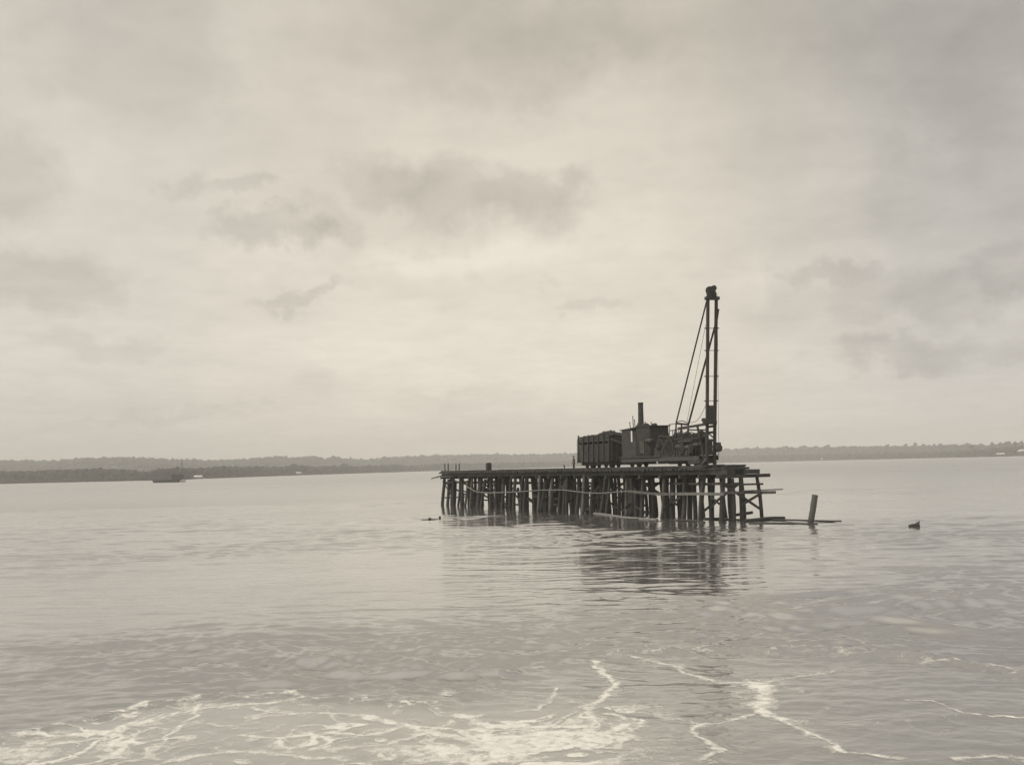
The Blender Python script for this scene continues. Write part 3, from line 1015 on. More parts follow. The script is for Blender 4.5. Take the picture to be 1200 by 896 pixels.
waler([(548, 570.5), (558, 576), (572, 577.5), (590, 576.8), (612, 576.0)], -.62, .2, .26, 'waler', WOODL, True)
waler([(606, 576.2), (634, 574.2), (660, 573.8), (686, 577.2), (702, 577.8), (720, 576.5), (740, 575.2)], -.66, .16, .26, 'waler', WOODL, True)
waler([(736, 575.2), (750, 576.8), (772, 578.8), (790, 578.6)], -.72, .12, .28, 'waler', WOODP)
waler([(786, 578.6), (805, 578.4), (830, 578.4), (848, 578.9)], -.6, .14, .3, 'waler', WOODL)
# timbers at the near end, running across
e = LEN + .15
def zat(u, v, px, py):
    p = T(u, v, 0); return at(px, py, p.y).z


MB().beam(T(e, -.3, zat(e, 0, 850, 577)), T(e, 6.6, zat(e, 6, 912, 576.5)), .12, .28).build('waler', WOODP, TR)
MB().beam(T(e + .2, 2.2, zat(e, 2, 870, 575)), T(e - .1, 7.6, zat(e, 7, 921, 573)), .08, .12).build('waler', WOODP, TR)
MB().beam(T(e, .2, 3.85), T(e, 5.0, 3.8), .1, .2).build('waler', WOOD, TR)
MB().beam(T(e + .1, 1.9, 1.6), T(e + .1, 4.8, 2.9), .1, .26).build('cross_brace', WOOD, TR)
MB().beam(T(LEN - 2, 2.2, .5), T(LEN - 1.8, 5.0, .75), .2, .3).build('waler', WOOD, TR)
for pa, pb, v in (((786, 591), (797, 582), .9), ((832, 581), (846, 593), .5), ((846, 581), (833, 594), .6), ((560, 573), (566, 590), .6), ((520, 565), (530, 583), .5), ((606, 583), (618, 592), .8), ((540, 572), (556, 585), .6),
                  ((521, 583), (545, 582), .3), ((521, 565), (548, 564), .3), ((600, 567), (616, 566), .6), ((790, 566.5), (848, 567), .4), ((862, 566.5), (890, 566.5), 3.0)):
    if v > 2: continue
    a_, b_ = [T(U(p[0], v, 3), v, 0) for p in (pa, pb)]
    a_.z = at(*pa, a_.y).z; b_.z = at(*pb, b_.y).z
    MB().beam(a_, b_, .08, .22).build('cross_brace', WOOD, TR)
# posts standing on the far left end of the deck
for px in (521.3, 525.3, 534.3, 538.2):
    u = U(px, .6, 6)
    MB().log(T(u, .6, 5.6), T(u, .62, DECK + 1.25 + random.uniform(-.1, .1)), .1, .08, 8, 2, .02).build('railing_post', WOODD, TR)
MB().log(T(U(662, .4, 6), .4, 5.6), T(U(661, .4, 6), .4, DECK + .55), .09, .07, 8, 2).build('railing_post', WOODD, TR)

# loose pole sticking out at the left end
pa, pb = T(-.6, .0, 4.95), None
pb = at(505.5, 560.6, T(-3, 0, 0).y)
MB().log(at(519, 556.8, pa.y), pb, .13, .09, 8, 3, .03).build('loose_pole', WOODP, None, label='slanting loose pole jutting from the far left end of the trestle', cat='pole')

# barrel on the deck
u = U(573, 1.0, 6); bz = 5.70
BR = root('water_barrel', T(u, 1.0, bz), 'upright wooden barrel standing alone on the left part of the trestle deck', 'barrel')
MB().lathe(T(u, 1.0, bz), (0, 0, 1), [(0, .36), (.2, .41), (.55, .44), (.95, .42), (1.3, .36), (1.3, .33), (1.25, .33)], 20).build('staves', WOODD, BR)
for h in (.25, 1.05):
    MB().lathe(T(u, 1.0, bz + h), (0, 0, 1), [(0, .435), (.07, .44)], 20).build('hoop', IRON, BR)
MB().beam(T(u - .95, .95, bz), T(u - .9, .95, bz + 1.15), .1, .22).build('lit_side_strip', WOODL, None, label='pale upright strip added as the lit left side of the barrel on the deck', cat='highlight strip')  # added pale strip, stands in for light falling on the barrel's left side


# ------------------------------------------------------------------ rolling stock, cars lean a little on the track
def TV(u, v, z):
    p = T(u, v, z); p.x += lean * (z - DECK) * .9
    return p


def wheelset(par, u, r=.42):
    for v in (1.87, 2.93):
        s = 1 if v > 2.4 else -1
        w = MB().lathe(TV(u, v - s * .05, DECK + r), PV * s, [(0, r + .03), (.03, r + .03), (.03, r), (.12, r - .01), (.12, r - .09), (.06, r - .1), (.06, .12), (.16, .11), (.16, .02)], 20)
        w.build('wheel', IRON, par)
    MB().log(TV(u, 1.75, DECK + r), TV(u, 3.05, DECK + r), .07, .07, 8, 1).build('axle', IRON, par)


# wagon
u0, u1 = U(677.5, 1.1, 8), U(714.0, 1.1, 8)
WG = root('freight_wagon', T((u0 + u1) / 2, 2.4, DECK), 'tall slat sided railway wagon with upright stakes, left of the steam pile driver', 'railway wagon')
fl, tp = DECK + 1.05, DECK + 4.15
MB().beam(TV(u0, 2.4, fl - .15), TV(u1, 2.4, fl - .15), 2.5, .3).build('floor_frame', WOODD, WG)
for v in (1.12, 3.68):
    m = MB(); z = fl + .02
    while z < tp - .1:
        h = .235
        if not (fl + 1.9 < z < fl + 2.1 and v < 2):
            m.beam(TV(u0, v, z + h / 2), TV(u1, v, z + h / 2), .05, h)
        z += h + .02
    m.build('side_boards', WOODD, WG)
    n = 7
    for k in range(n):
        uu = u0 + .1 + (u1 - u0 - .2) * k / (n - 1)
        vv = v + (-.09 if v < 2 else .09)
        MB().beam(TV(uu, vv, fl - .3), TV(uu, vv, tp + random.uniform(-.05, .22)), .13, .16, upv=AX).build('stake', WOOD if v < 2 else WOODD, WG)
for uu in (u0, u1):
    m = MB(); z = fl + .02
    while z < tp - .3:
        m.beam(TV(uu, 1.15, z + .12), TV(uu, 3.65, z + .12), .05, .235); z += .255
    m.build('end_boards', WOODD, WG)
for k in range(4):
    v = 1.35 + k * .7
    MB().beam(TV(u1 + .1, v, fl - .2), TV(u1 + .1, v, fl + 2.4 - k * .22), .12, .14, upv=AX).build('stake', WOOD, WG)
MB().beam(TV(u1 + .2, 1.2, fl + 2.55), TV(u1 + .2, 3.4, fl + 1.75), .1, .2).build('sloping_rail', WOODP, WG)
for uu in (u0 + 1.0, u0 + 2.3, u1 - 2.3, u1 - 1.0): wheelset(WG, uu)
for c_ in (u0 + 1.65, u1 - 1.65):
    for v in (1.66, 3.14):
        MB().beam(TV(c_ - 1.1, v, DECK + .5), TV(c_ + 1.1, v, DECK + .5), .1, .26).build('truck_frame', IRON, WG)
MB().path([TV(u1 - 3.0 + k * .25, 1.3, fl - .28 - .35 * math.sin(k / 8 * math.pi)) for k in range(9)], .035).build('truss_rod', IRON, WG)
for uu, s in ((u0, -1), (u1, 1)): MB().beam(TV(uu, 2.4, fl - .25), TV(uu + s * .5, 2.4, fl - .25), .2, .22).build('coupler', IRON, WG)
m = MB()    # brake staff and ladder at the rear corner
for k in range(8): m.beam(TV(u0 - .12, .98, fl - .2 + k * .42), TV(u0 - .12, 1.42, fl - .2 + k * .42), .05, .05)
m.beam(TV(u0 - .12, .98, fl - .5), TV(u0 - .12, .98, tp - .3), .06, .06).beam(TV(u0 - .12, 1.42, fl - .5), TV(u0 - .12, 1.42, tp - .3), .06, .06)
m.build('ladder', IRON, WG)
MB().beam(TV(u0 + .2, 2.4, DECK + .68), TV(u1 - .2, 2.4, DECK + .68), 1.9, .62).build('underframe', IRON, WG)
# load
m = MB()
for k in range(330):
    uu = random.uniform(u0 + .3, u1 - .15); vv = random.uniform(1.3, 3.5)
    hh = (.35 + .55 * math.exp(-((uu - (u0 + .72 * (u1 - u0))) / 1.6) ** 2)) * (1 - ((vv - 2.4) / 1.5) ** 2)
    m.lump(TV(uu, vv, tp - .35 + hh * random.uniform(.4, 1)), random.uniform(.14, .26), 1, .3)
for k in range(60):
    m.lump(TV(random.uniform(u0 + .3, u1 - .3), random.uniform(1.4, 3.4), tp - .7), .4, 1, .2)
m.build('coal_heap', COAL, None, label='heap of dark coal rounding up over the top of the slat sided wagon', cat='coal heap', kind='stuff')

# pile driver
q0 = U(728, 1.1, 7.5)
LU = U(834.8, 2.4, 10)       # leads
q1 = LU - .9
PD = root('steam_pile_driver', T((q0 + q1) / 2, 2.4, DECK), 'black steam pile driver on a rail car with chimney, engine house and twin leads', 'pile driver')
fz = DECK + 1.15
MB().beam(TV(q0, 2.4, fz - .1), TV(q1, 2.4, fz - .1), 2.6, .2).build('car_floor', WOOD, PD)
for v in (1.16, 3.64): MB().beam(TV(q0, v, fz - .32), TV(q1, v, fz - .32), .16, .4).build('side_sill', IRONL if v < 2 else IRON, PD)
MB().beam(TV(q0 - .0, 1.0, fz + .06), TV(q0 + 9, 1.0, fz + .06), .1, .12).build('footboard', IRONL, PD)
for c_ in (q0 + 2.0, q1 - 2.4):
    for du in (-.75, .75): wheelset(PD, c_ + du, .44)
    for v in (1.66, 3.14): MB().beam(TV(c_ - 1.25, v, DECK + .52), TV(c_ + 1.25, v, DECK + .52), .1, .3).build('truck_frame', IRON, PD)
wheelset(PD, q1 - 4.9, .40)
MB().beam(TV(q0 + .1, 2.4, DECK + .66), TV(q0 + 4.4, 2.4, DECK + .66), 1.9, .6).build('underframe', IRON, PD)
MB().beam(TV(q0 + 7.8, 2.4, DECK + .66), TV(q1 - .2, 2.4, DECK + .66), 1.9, .6).build('underframe', IRON, PD)
MB().beam(TV(q0 - .7, 2.4, fz - .3), TV(q0, 2.4, fz - .3), .2, .22).build('coupler', IRON, PD)
MB().beam(TV(q1 - 6.5, 2.4, fz - .62), TV(q1 - 5.6, 2.4, fz - .62), 1.9, .5).build('tool_box', IRON, PD)
# cab: rear open part
cz = fz + 3.45
h0, h1 = U(745, 1.1, 9), U(783, 3.7, 9)
MB().add([TV(q0 - .3, 1.0, cz - .12), TV(q0 - .3, 3.8, cz - .12), TV(h0 + .3, 3.8, cz + .12), TV(h0 + .3, 1.0, cz + .12),
          TV(q0 - .3, 1.0, cz), TV(q0 - .3, 3.8, cz), TV(h0 + .3, 3.8, cz + .24), TV(h0 + .3, 1.0, cz + .24)],
         [(0, 1, 2, 3), (7, 6, 5, 4), (0, 3, 7, 4), (1, 5, 6, 2), (0, 4, 5, 1), (3, 2, 6, 7)]).build('cab_roof', IRON, PD)
cu = U(738.5, 1.16, 9)
cb = MB().beam(TV(q0 + .05, 1.16, fz + 1.7), TV(cu, 1.16, fz + 1.7), .06, 3.35).build('cab_side', IRON, PD)
MB().beam(TV(q0 + .03, 1.2, fz + .8), TV(q0 + .03, 3.6, fz + .8), .06, 1.6).build('cab_end', IRONL, PD)
MB().beam(TV(cu + .01, 1.16, fz + .97), TV(h0, 1.16, fz + .97), .06, 1.9).build('cab_side', IRON, PD)
for uu, v in ((q0 + .05, 3.6), (h0 - .1, 1.16), (h0 - .1, 3.6), (q0 + 2.1, 3.6)):
    MB().beam(TV(uu, v, fz), TV(uu, v, cz - .05), .1, .1, upv=AX).build('cab_post', IRON, PD)
MB().lathe(TV(q0 + 2.4, 2.7, cz + .02), (0, 0, 1), [(0, .3), (.3, .3), (.42, .2), (.48, .05)], 12).build('roof_vent', IRON, PD)
MB().path([TV(q0 + 2.0, 2.2, cz), TV(q0 + 2.0, 2.2, cz + .75)], .05).build('whistle_pipe', IRON, PD)
# boiler and stack
su = U(750.3, 2.4, 10)
MB().lathe(TV(su, 2.4, fz), (0, 0, 1), [(0, .95), (.1, 1.0), (3.3, 1.0), (3.5, .9), (3.75, .45), (3.9, .4)], 28).build('boiler', IRON, PD)
sb = TV(su, 2.4, fz + 3.6); st_ = at(750.6, 471.5, sb.y)
axs = st_ - sb; Ls = axs.length
MB().lathe(sb, axs, [(0, .42), (.3, .36), (1.2, .335), (Ls - .18, .31), (Ls - .18, .34), (Ls, .34), (Ls, .27), (Ls - .3, .27)], 24).build('smokestack', IRON, PD)
# engine house
hz0, hz1 = fz + .02, fz + 3.62
m = MB()
m.beam(TV(h0 + .05, 1.15, (hz0 + hz1) / 2), TV(h1, 1.15, (hz0 + hz1) / 2), .06, hz1 - hz0)
m.beam(TV(h0 + .05, 3.65, (hz0 + hz1) / 2), TV(h1, 3.65, (hz0 + hz1) / 2), .06, hz1 - hz0)
m.beam(TV(h1, 1.15, (hz0 + hz1) / 2), TV(h1, 3.65, (hz0 + hz1) / 2), .06, hz1 - hz0)
m.build('engine_house', IRON, PD)
for k in range(9):
    uu = h0 + .15 + (h1 - h0 - .3) * k / 8
    MB().beam(TV(uu, 1.10, hz0), TV(uu, 1.10, hz1), .06, .04, upv=PV).build('batten', IRON, PD)
    if k < 7: MB().beam(TV(h1 + .05, 1.25 + k * .38, hz0), TV(h1 + .05, 1.25 + k * .38, hz1), .06, .04, upv=AX).build('batten', IRON, PD)
MB().beam(TV(h1 + .06, 2.0, fz + 1.0), TV(h1 + .06, 2.8, fz + 1.0), .06, 1.9).build('house_door', WOODD, PD)
MB().beam(TV(h1 - .9, 1.09, fz + 2.6), TV(h1 - .4, 1.09, fz + 2.6), .05, .5).build('window', DARKP, PD)
MB().beam(TV(h0 - .1, 2.4, hz1 + .05), TV(h1 + .25, 2.4, hz1 + .05), 2.85, .1).build('house_roof', IRON, PD)
MB().lump(TV(h0 + .9, 2.2, hz1 + .12), .35, 2, .1, (1, 1, .5)).build('roof_hatch', IRON, PD)
MB().beam(TV(h0 + .9, 1.08, fz + 1.25), TV(h0 + 1.9, 1.08, fz + 1.25), .08, 1.5).build('tool_locker', IRONL, PD)
MB().lathe(TV(h1 - .6, 1.02, fz + 1.9), AX, [(0, .28), (1.3, .28), (1.35, .2)], 16).build('air_cylinder', IRON, PD)
for px, yt, v in ((741.5, 488, 2.0), (738, 495, 1.6), (756, 494.5, 1.7), (763, 495, 2.6), (743.5, 492, 2.6)):
    uu = U(px, v, 10); p = TV(uu, v, cz); q = at(px, yt, p.y)
    MB().log(p, q, .05, .045, 8, 1).lump(q, .09, 1, .1).build('vent_pipe', IRON, PD)
for px, r_, zz in ((756, .34, .2), (766, .28, .15), (748, .3, .18)):
    MB().lump(TV(U(px, 2.0, 10), 2.0, hz1 + zz), r_, 2, .12, (1.3, 1.2, .8)).build('roof_bundle', COAL, PD)
for k, (px, zz, w_) in enumerate(((786, 1.9, .5), (790, 2.3, .35), (799, 2.2, .45), (803, 2.45, .3), (812, 2.1, .5), (818, 2.4, .4), (822, 1.9, .5))):
    MB().lump(TV(U(px, 2.2, 9), 2.2 + .2 * (k % 3), fz + zz), w_, 2, .22, (1, .8, 1)).build('machinery_casting', IRON, PD)
ra_, rb_ = at(806, 494, T(U(806, 2, 9), 2, 0).y), at(829, 470, T(LU, 2.0, 0).y)
MB().path([ra_.lerp(rb_, k / 10) - Vector((0, 0, .9 * math.sin(math.pi * k / 10))) for k in range(11)], .025).build('slack_rope', ROPE, PD)
# machinery in front of the house: winch frames, drums, gears, cylinders
w0 = h1 + .5
for v in (1.35, 3.45):
    m = MB()
    m.beam(TV(w0, v, fz + .1), TV(w0 + 1.2, v, fz + 2.4), .14, .16).beam(TV(w0 + 1.2, v, fz + 2.4), TV(w0 + 3.6, v, fz + 2.2), .14, .16).beam(TV(w0 + 3.6, v, fz + 2.2), TV(w0 + 4.6, v, fz + .1), .14, .16)
    m.beam(TV(w0 + .4, v, fz + 1.1), TV(w0 + 4.2, v, fz + 1.1), .12, .22).beam(TV(w0 + 2.4, v, fz + .1), TV(w0 + 2.4, v, fz + 2.3), .12, .16)
    m.build('winch_frame', IRON, PD)
for du, r_, zz in ((1.5, .55, 1.15), (3.4, .62, 1.1)):
    d_ = MB().lathe(TV(w0 + du, 1.45, fz + zz), PV, [(0, r_ + .2), (.08, r_ + .2), (.08, r_ * .7), (1.8, r_ * .7), (1.8, r_ + .2), (1.9, r_ + .2)], 24).build('winch_drum', IRON, PD)
    R_ = r_ + .3
    g = MB().lathe(TV(w0 + du, 1.22, fz + zz), PV, [(0, R_ - .12), (0, R_), (.1, R_), (.1, R_ - .12), (0, R_ - .12)], 28)
    g.lathe(TV(w0 + du, 1.16, fz + zz), PV, [(0, .11), (.2, .11)], 12)
    for k in range(28):
        an = 2 * math.pi * k / 28; dv = AX * math.cos(an) + Vector((0, 0, 1)) * math.sin(an)
        cc = TV(w0 + du, 1.27, fz + zz) + dv * (R_ + .03)
        g.beam(cc - dv * .05, cc + dv * .05, .08, .07, upv=PV)
        if k % 5 == 0: g.beam(TV(w0 + du, 1.27, fz + zz) + dv * .08, TV(w0 + du, 1.27, fz + zz) + dv * (R_ - .08), .09, .05, upv=PV)
    g.build('gear_wheel', IRON, PD)
for v in (1.7, 3.1):
    MB().lathe(TV(w0 + 4.4, v, fz + .75), AX, [(0, .3), (.06, .34), (1.5, .34), (1.56, .3), (1.6, .1)], 18).build('steam_cylinder', IRON, PD)
MB().beam(TV(w0 + .1, 2.4, fz + .5), TV(w0 + 6.3, 2.4, fz + .5), 2.2, 1.0).build('engine_bed', IRON, PD)
MB().beam(TV(w0 + 2.2, 2.4, fz + 1.6), TV(w0 + 5.6, 2.4, fz + 1.55), 1.5, .9).build('gear_casing', IRON, PD)
for du, v, h in ((5.1, 1.3, 2.9), (5.6, 1.6, 2.6), (6.1, 1.25, 2.4), (2.0, 1.28, 3.0), (3.0, 1.3, 2.7)):
    MB().log(TV(w0 + du, v, fz + .2), TV(w0 + du + .25, v, fz + h), .05, .04, 8, 1).build('control_lever', IRON, PD)
for k, (du, L, w_, h_, v_) in enumerate(((4.8, 1.5, 1.2, 1.7, 2.9), (6.4, 1.0, 1.9, 1.2, 2.4), (7.5, 1.3, 1.5, 1.75, 2.7), (4.9, 2.6, .5, .7, 1.5))):
    MB().beam(TV(w0 + du, v_, fz + h_ / 2 + .05), TV(min(w0 + du + L, q1 - .1), v_, fz + h_ / 2 + .05), w_, h_).build('hoist_engine', IRON, PD)
for du, z_, r_, L in ((4.9, 1.05, .3, 1.4), (6.7, .95, .24, 1.5), (5.2, 1.65, .16, 2.8), (8.3, 1.2, .2, .9)):
    MB().lathe(TV(min(w0 + du, q1 - .9), 1.35, fz + z_), AX, [(0, r_ * .8), (.05, r_), (L - .05, r_), (L, r_ * .8), (L + .04, .06), (L + .5, .05)], 16).build('steam_cylinder', random.choice([IRON, IRONL]), PD)
for k in range(9):
    uu = w0 + 4.6 + k * .62 + random.uniform(-.15, .15)
    if uu > q1 - .2: break
    zt = fz + random.uniform(1.7, 2.7)
    MB().path([TV(uu, 1.22, fz + .1), TV(uu, 1.22, zt), TV(uu + random.uniform(.3, .7), 2.0, zt + random.uniform(-.1, .3))], random.uniform(.04, .075)).build('steam_pipe', IRON, PD)
MB().beam(TV(w0 + 4.4, 1.2, fz + 1.95), TV(q1 - .2, 1.2, fz + 1.9), .1, .14).build('hand_rail', IRON, PD)
for uu, r_ in ((w0 + 6.1, .62), (w0 + 8.0, .5)):
    g = MB().lathe(TV(uu, 1.1, fz + .85), PV, [(0, r_ - .1), (0, r_), (.09, r_), (.09, r_ - .1), (0, r_ - .1)], 26).lathe(TV(uu, 1.05, fz + .85), PV, [(0, .09), (.3, .09)], 10)
    for k in range(6):
        an = math.pi * k / 3; dv = AX * math.cos(an) + Vector((0, 0, 1)) * math.sin(an); cc = TV(uu, 1.145, fz + .85)
        g.beam(cc + dv * .06, cc + dv * (r_ - .06), .08, .05, upv=PV)
    g.build('flywheel', IRON, PD)
MB().lathe(TV(q1 - 2.0, 2.9, fz + 1.5), (0, 0, 1), [(0, .5), (.8, .5), (1.0, .3), (1.05, .1)], 18).build('steam_dome', IRON, PD)
MB().lathe(TV(q1 - 3.9, 1.3, fz + 1.5), PV, [(0, .6), (.08, .6), (.08, .4), (1.9, .4), (1.9, .6), (2.0, .6)], 22).build('winch_drum', IRON, PD)
MB().beam(TV(w0 + 3.9, 2.4, fz + 2.3), TV(w0 + 5.3, 2.4, fz + 2.3), 1.2, .5).build('gear_casing', IRON, PD)
MB().beam(TV(q1 - 1.7, 2.0, fz - .7), TV(q1 + .4, 2.0, fz - .6), 2.2, .5).build('counterweight', IRON, PD)
# stay frame (gallows) carrying the feet of the backstays
gz = fz + 3.72
ga, gb = U(783, 1.4, 10), U(806, 3.4, 10)
fa, fb = U(791.5, 1.5, 10), U(806, 3.3, 10)
pa_, pb_ = TV(fa, 1.5, gz), TV(fb, 3.3, gz - .15)
MB().beam(pa_, pb_, .2, .2).build('gallows_beam', IRON, PD)
MB().path([pa_.lerp(pb_, k / 6) + Vector((0, 0, .12 + .22 * math.sin(math.pi * k / 6))) for k in range(7)], .045).build('gallows_rod', IRON, PD)
for px, v in ((791.5, 1.5), (798, 2.4), (806, 3.3)):
    uu = U(px, v, 9)
    MB().beam(TV(uu, v, fz), TV(uu, v, gz - .05), .13, .13, upv=AX).build('gallows_post', IRON, PD)
    MB().beam(TV(uu, v, gz - .4), TV(uu - 1.4, v, fz + .3), .09, .09).build('gallows_brace', IRON, PD)
m = MB()      # light railing between house roof and gallows
ra, rb = U(783, 1.5, 10), fa
m.path([TV(ra, 1.5, fz + 3.65), pa_], .04)
for k, px in enumerate((783.5, 787.5)):
    uu = U(px, 1.5, 9.5); m.path([TV(uu, 1.5, fz + 1.0), TV(uu, 1.5, fz + (3.65 if k == 0 else 2.95))], .045)
m.path([TV(U(784, 1.5, 10), 1.5, fz + 2.95), TV(U(805, 1.5, 10), 1.5, fz + 3.05)], .05)
m.build('pipe_railing', IRON, PD)
# inclined main boom from the winch to the leads
LV0, LV1 = 2.4, 2.4


def LP(px, y, u_, v_):
    uu = U(px, v_, 10); p = T(uu, v_, 0); return at(px, y, p.y)


ldl_b, ldl_t = LP(831.2, 546.3, 0, 2.07), None
yb = T(LU, 2.07, 0).y; yb2 = T(LU, 2.75, 0).y
Lb, Lt = at(828.4, 546.4, yb), at(829.6, 348.0, yb)
Rb, Rt = at(837.2, 546.2, yb2), at(839.4, 348.0, yb2)
for nm, a_, b_ in (('L', Lb, Lt), ('R', Rb, Rt)):
    MB().beam(a_, b_, .26, .28, upv=AX).build('leader', WOODD, PD)
MB().beam(at(795, 502, T(U(795, 2.4, 9), 2.4, 0).y), at(829, 496.5, yb + .2), .22, .26).build('strut_beam', IRON, PD)
MB().beam(at(806, 503.5, T(U(806, 1.5, 9), 1.5, 0).y), at(829, 503.5, yb + .2), .14, .16).build('strut_beam', IRON, PD)
MB().beam(at(806, 511.0, T(U(806, 1.5, 9), 1.5, 0).y), at(829, 509.5, yb + .2), .14, .14).build('strut_beam', IRON, PD)
MB().beam(at(817, 498, yb + 1.0), at(826, 543, yb + .4), .16, .2).build('strut_beam', IRON, PD)
MB().beam(at(812, 530, yb + 2.0), at(829, 505, yb + .3), .14, .16).build('strut_beam', IRON, PD)


def lead(y, side):          # point on a leader at photo height y
    t_ = (546.3 - y) / (546.3 - 348.0)
    return (Lb.lerp(Lt, t_) if side < 0 else Rb.lerp(Rt, t_))


for y in (384.5, 410.5, 440.8, 469.5):
    a_, b_ = lead(y, -1), lead(y, 1); d_ = (b_ - a_).normalized()
    MB().log(a_ - d_ * .42, b_ + d_ * .42, .035, .035, 8, 1).build('tie_bolt', IRON, PD)
    for s, p in ((-1, a_), (1, b_)): MB().log(p + d_ * s * .19, p + d_ * s * .26, .08, .08, 8, 1).build('bolt_nut', IRON, PD)
for y in (500, 507, 516.5, 524, 530):
    a_, b_ = lead(y, -1), lead(y - 1, 1)
    MB().beam(a_, b_, .2, .26).build('lead_girt', IRON, PD)
MB().beam(lead(506, -1), lead(514, 1), .1, .12).build('lead_girt', IRON, PD)
# hammer between the leads
c0, c1 = lead(475, -1).lerp(lead(475, 1), .5), lead(497, -1).lerp(lead(497, 1), .5)
hm = MB().beam(c1, c0, .78, .52, upv=AX)
hm.build('hammer', IRON, PD)
MB().beam(c1 - Vector((0, 0, .0)), c1 + Vector((0, 0, .35)), 1.25, .46, upv=AX).build('hammer_jaw', IRON, PD)
cB = lead(545.5, -1).lerp(lead(545.5, 1), .5)
MB().beam(lead(537, -1) + Vector((.0, .1, 0)), lead(541, -1) + Vector((-1.0, .3, -.5)), .2, .9, upv=AX).build('foot_bracket', IRON, PD)
MB().beam(cB + AX * -.2, cB + AX * .9 + Vector((0, 0, .02)), 2.4, .22).build('foot_sill', WOODD, PD)
# head block with two sheaves
ha, hb = lead(349.5, -1), lead(349.5, 1); hd = (hb - ha).normalized(); hc = ha.lerp(hb, .5)
HB = MB().beam(ha - hd * .32, hb + hd * .32, .4, .34).beam(lead(345, -1) - hd * .1 + Vector((0, 0, .0)), lead(345, 1) - hd * .05, .34, .5).build('head_block', WOODD, PD)
for dx, dz, r_ in ((-.22, .85, .46), (.28, 1.12, .30)):
    MB().lathe(hc + hd * dx + Vector((0, 0, dz)) - AX * .1, hd.cross(Vector((0, 0, 1))), [(-.05, r_), (.0, r_ - .07), (.1, r_ - .07), (.15, r_)], 20).build('sheave', IRON, HB)
MB().beam(hc + hd * .15 + Vector((0, 0, .3)), hc + hd * .2 + Vector((0, 0, 1.1)), .5, .12, upv=AX).build('sheave_cheek', IRON, HB)
# backstays
MB().log(lead(353, -1) - hd * .15, pa_ + Vector((0, 0, .1)), .085, .085, 8, 6, .0).build('backstay', IRON, PD)
MB().log(lead(377, 1) + hd * .05 + Vector((0, .2, 0)), pb_ + Vector((0, 0, .1)), .11, .11, 8, 6, .0).build('backstay', IRON, PD)
MB().log(lead(362, 1) + hd * .25, lead(374, 1) + hd * .12, .13, .1, 8, 1).build('stay_clamp', IRON, PD)
MB().log(lead(380, -1) - AX * .4, at(805, 494, pb_.y), .02, .02, 4, 4).build('hoist_line', ROPE, PD)
MB().log(hc + hd * .62 + Vector((0, 0, .5)), at(842.2, 519, yb2), .018, .018, 4, 4).build('hoist_line', ROPE, PD)
# block hanging at the right of the leads
hbp = at(842.3, 524.8, yb2 - .1)
MB().lathe(hbp - AX * .15, AX, [(-.18, .35), (-.1, .42), (.25, .42), (.33, .35)], 18).beam(hbp + Vector((0, 0, .3)), hbp + Vector((0, 0, .62)), .35, .35, upv=AX).build('hanging_block', IRON, PD)
MB().path([hbp - Vector((0, 0, .45)), at(839.2, 545, yb2 - .1)], .025).build('block_line', ROPE, PD)
MB().beam(at(833, 492.5, yb - .4), at(823.5, 493.5, yb - .4), .45, .55).build('valve_chest', IRON, PD)
MB().lump(at(824.5, 491.8, yb - .3), .24, 2, .1).build('valve_cap', IRON, PD)


# ------------------------------------------------------------------ person at the left end of the wagon
def skin_mesh(name, verts, edges, m, parent, sub=2, rootv=0):
    me = bpy.data.meshes.new(name)
    me.from_pydata([tuple(v[0]) for v in verts], edges, [])
    o = bpy.data.objects.new(name, me); C.objects.link(o)
    sk = o.modifiers.new('skin', 'SKIN')
    sv = me.skin_vertices[0].data
    for i, v in enumerate(verts):
        rr = v[1] if isinstance(v[1], tuple) else (v[1], v[1])
        sv[i].radius = rr
        sv[i].use_root = (i == rootv)
    ss = o.modifiers.new('sub', 'SUBSURF'); ss.levels = sub; ss.render_levels = sub
    bpy.context.view_layer.update()
    dg = bpy.context.evaluated_depsgraph_get()
    nm = bpy.data.meshes.new_from_object(o.evaluated_get(dg))
    bpy.data.objects.remove(o)
    nm.name = name
    nm.materials.clear(); nm.materials.append(m)
    for p in nm.polygons: p.use_smooth = True
    o = bpy.data.objects.new(name, nm); C.objects.link(o)
    o.parent = parent
    return o


pu = U(672.4, .75, 6.5)
pbase = T(pu, .75, 5.70)
PS = root('person', pbase, 'person in dark clothes and hat standing on the deck left of the wagon', 'person')
PS.rotation_euler = (0, 0, R(-65))
Vv = [((0, 0, .95), (.15, .11)), ((0, 0, 1.12), (.13, .10)), ((0, -.01, 1.30), (.165, .11)), ((0, 0, 1.43), (.13, .085)), ((0, 0, 1.52), .055), ((0, -.01, 1.60), (.075, .085)), ((0, -.01, 1.69), (.078, .09)), ((0, 0, 1.76), .05)]
Ve = [(0, 1), (1, 2), (2, 3), (3, 4), (4, 5), (5, 6), (6, 7)]
Tv = [((0, 0, .97), (.16, .12))]; Te = []
Sv = [((0, 0, .93), (.165, .125)), ((0, 0, 1.12), (.145, .115)), ((0, -.01, 1.30), (.18, .125)), ((0, 0, 1.44), (.14, .095))]; Se = [(0, 1), (1, 2), (2, 3)]
Vv += [((0, -.115, 1.635), .014), ((-.09, .0, 1.64), (.012, .022)), ((.09, .0, 1.64), (.012, .022))]
Ve += [(5, 8), (5, 9), (5, 10)]
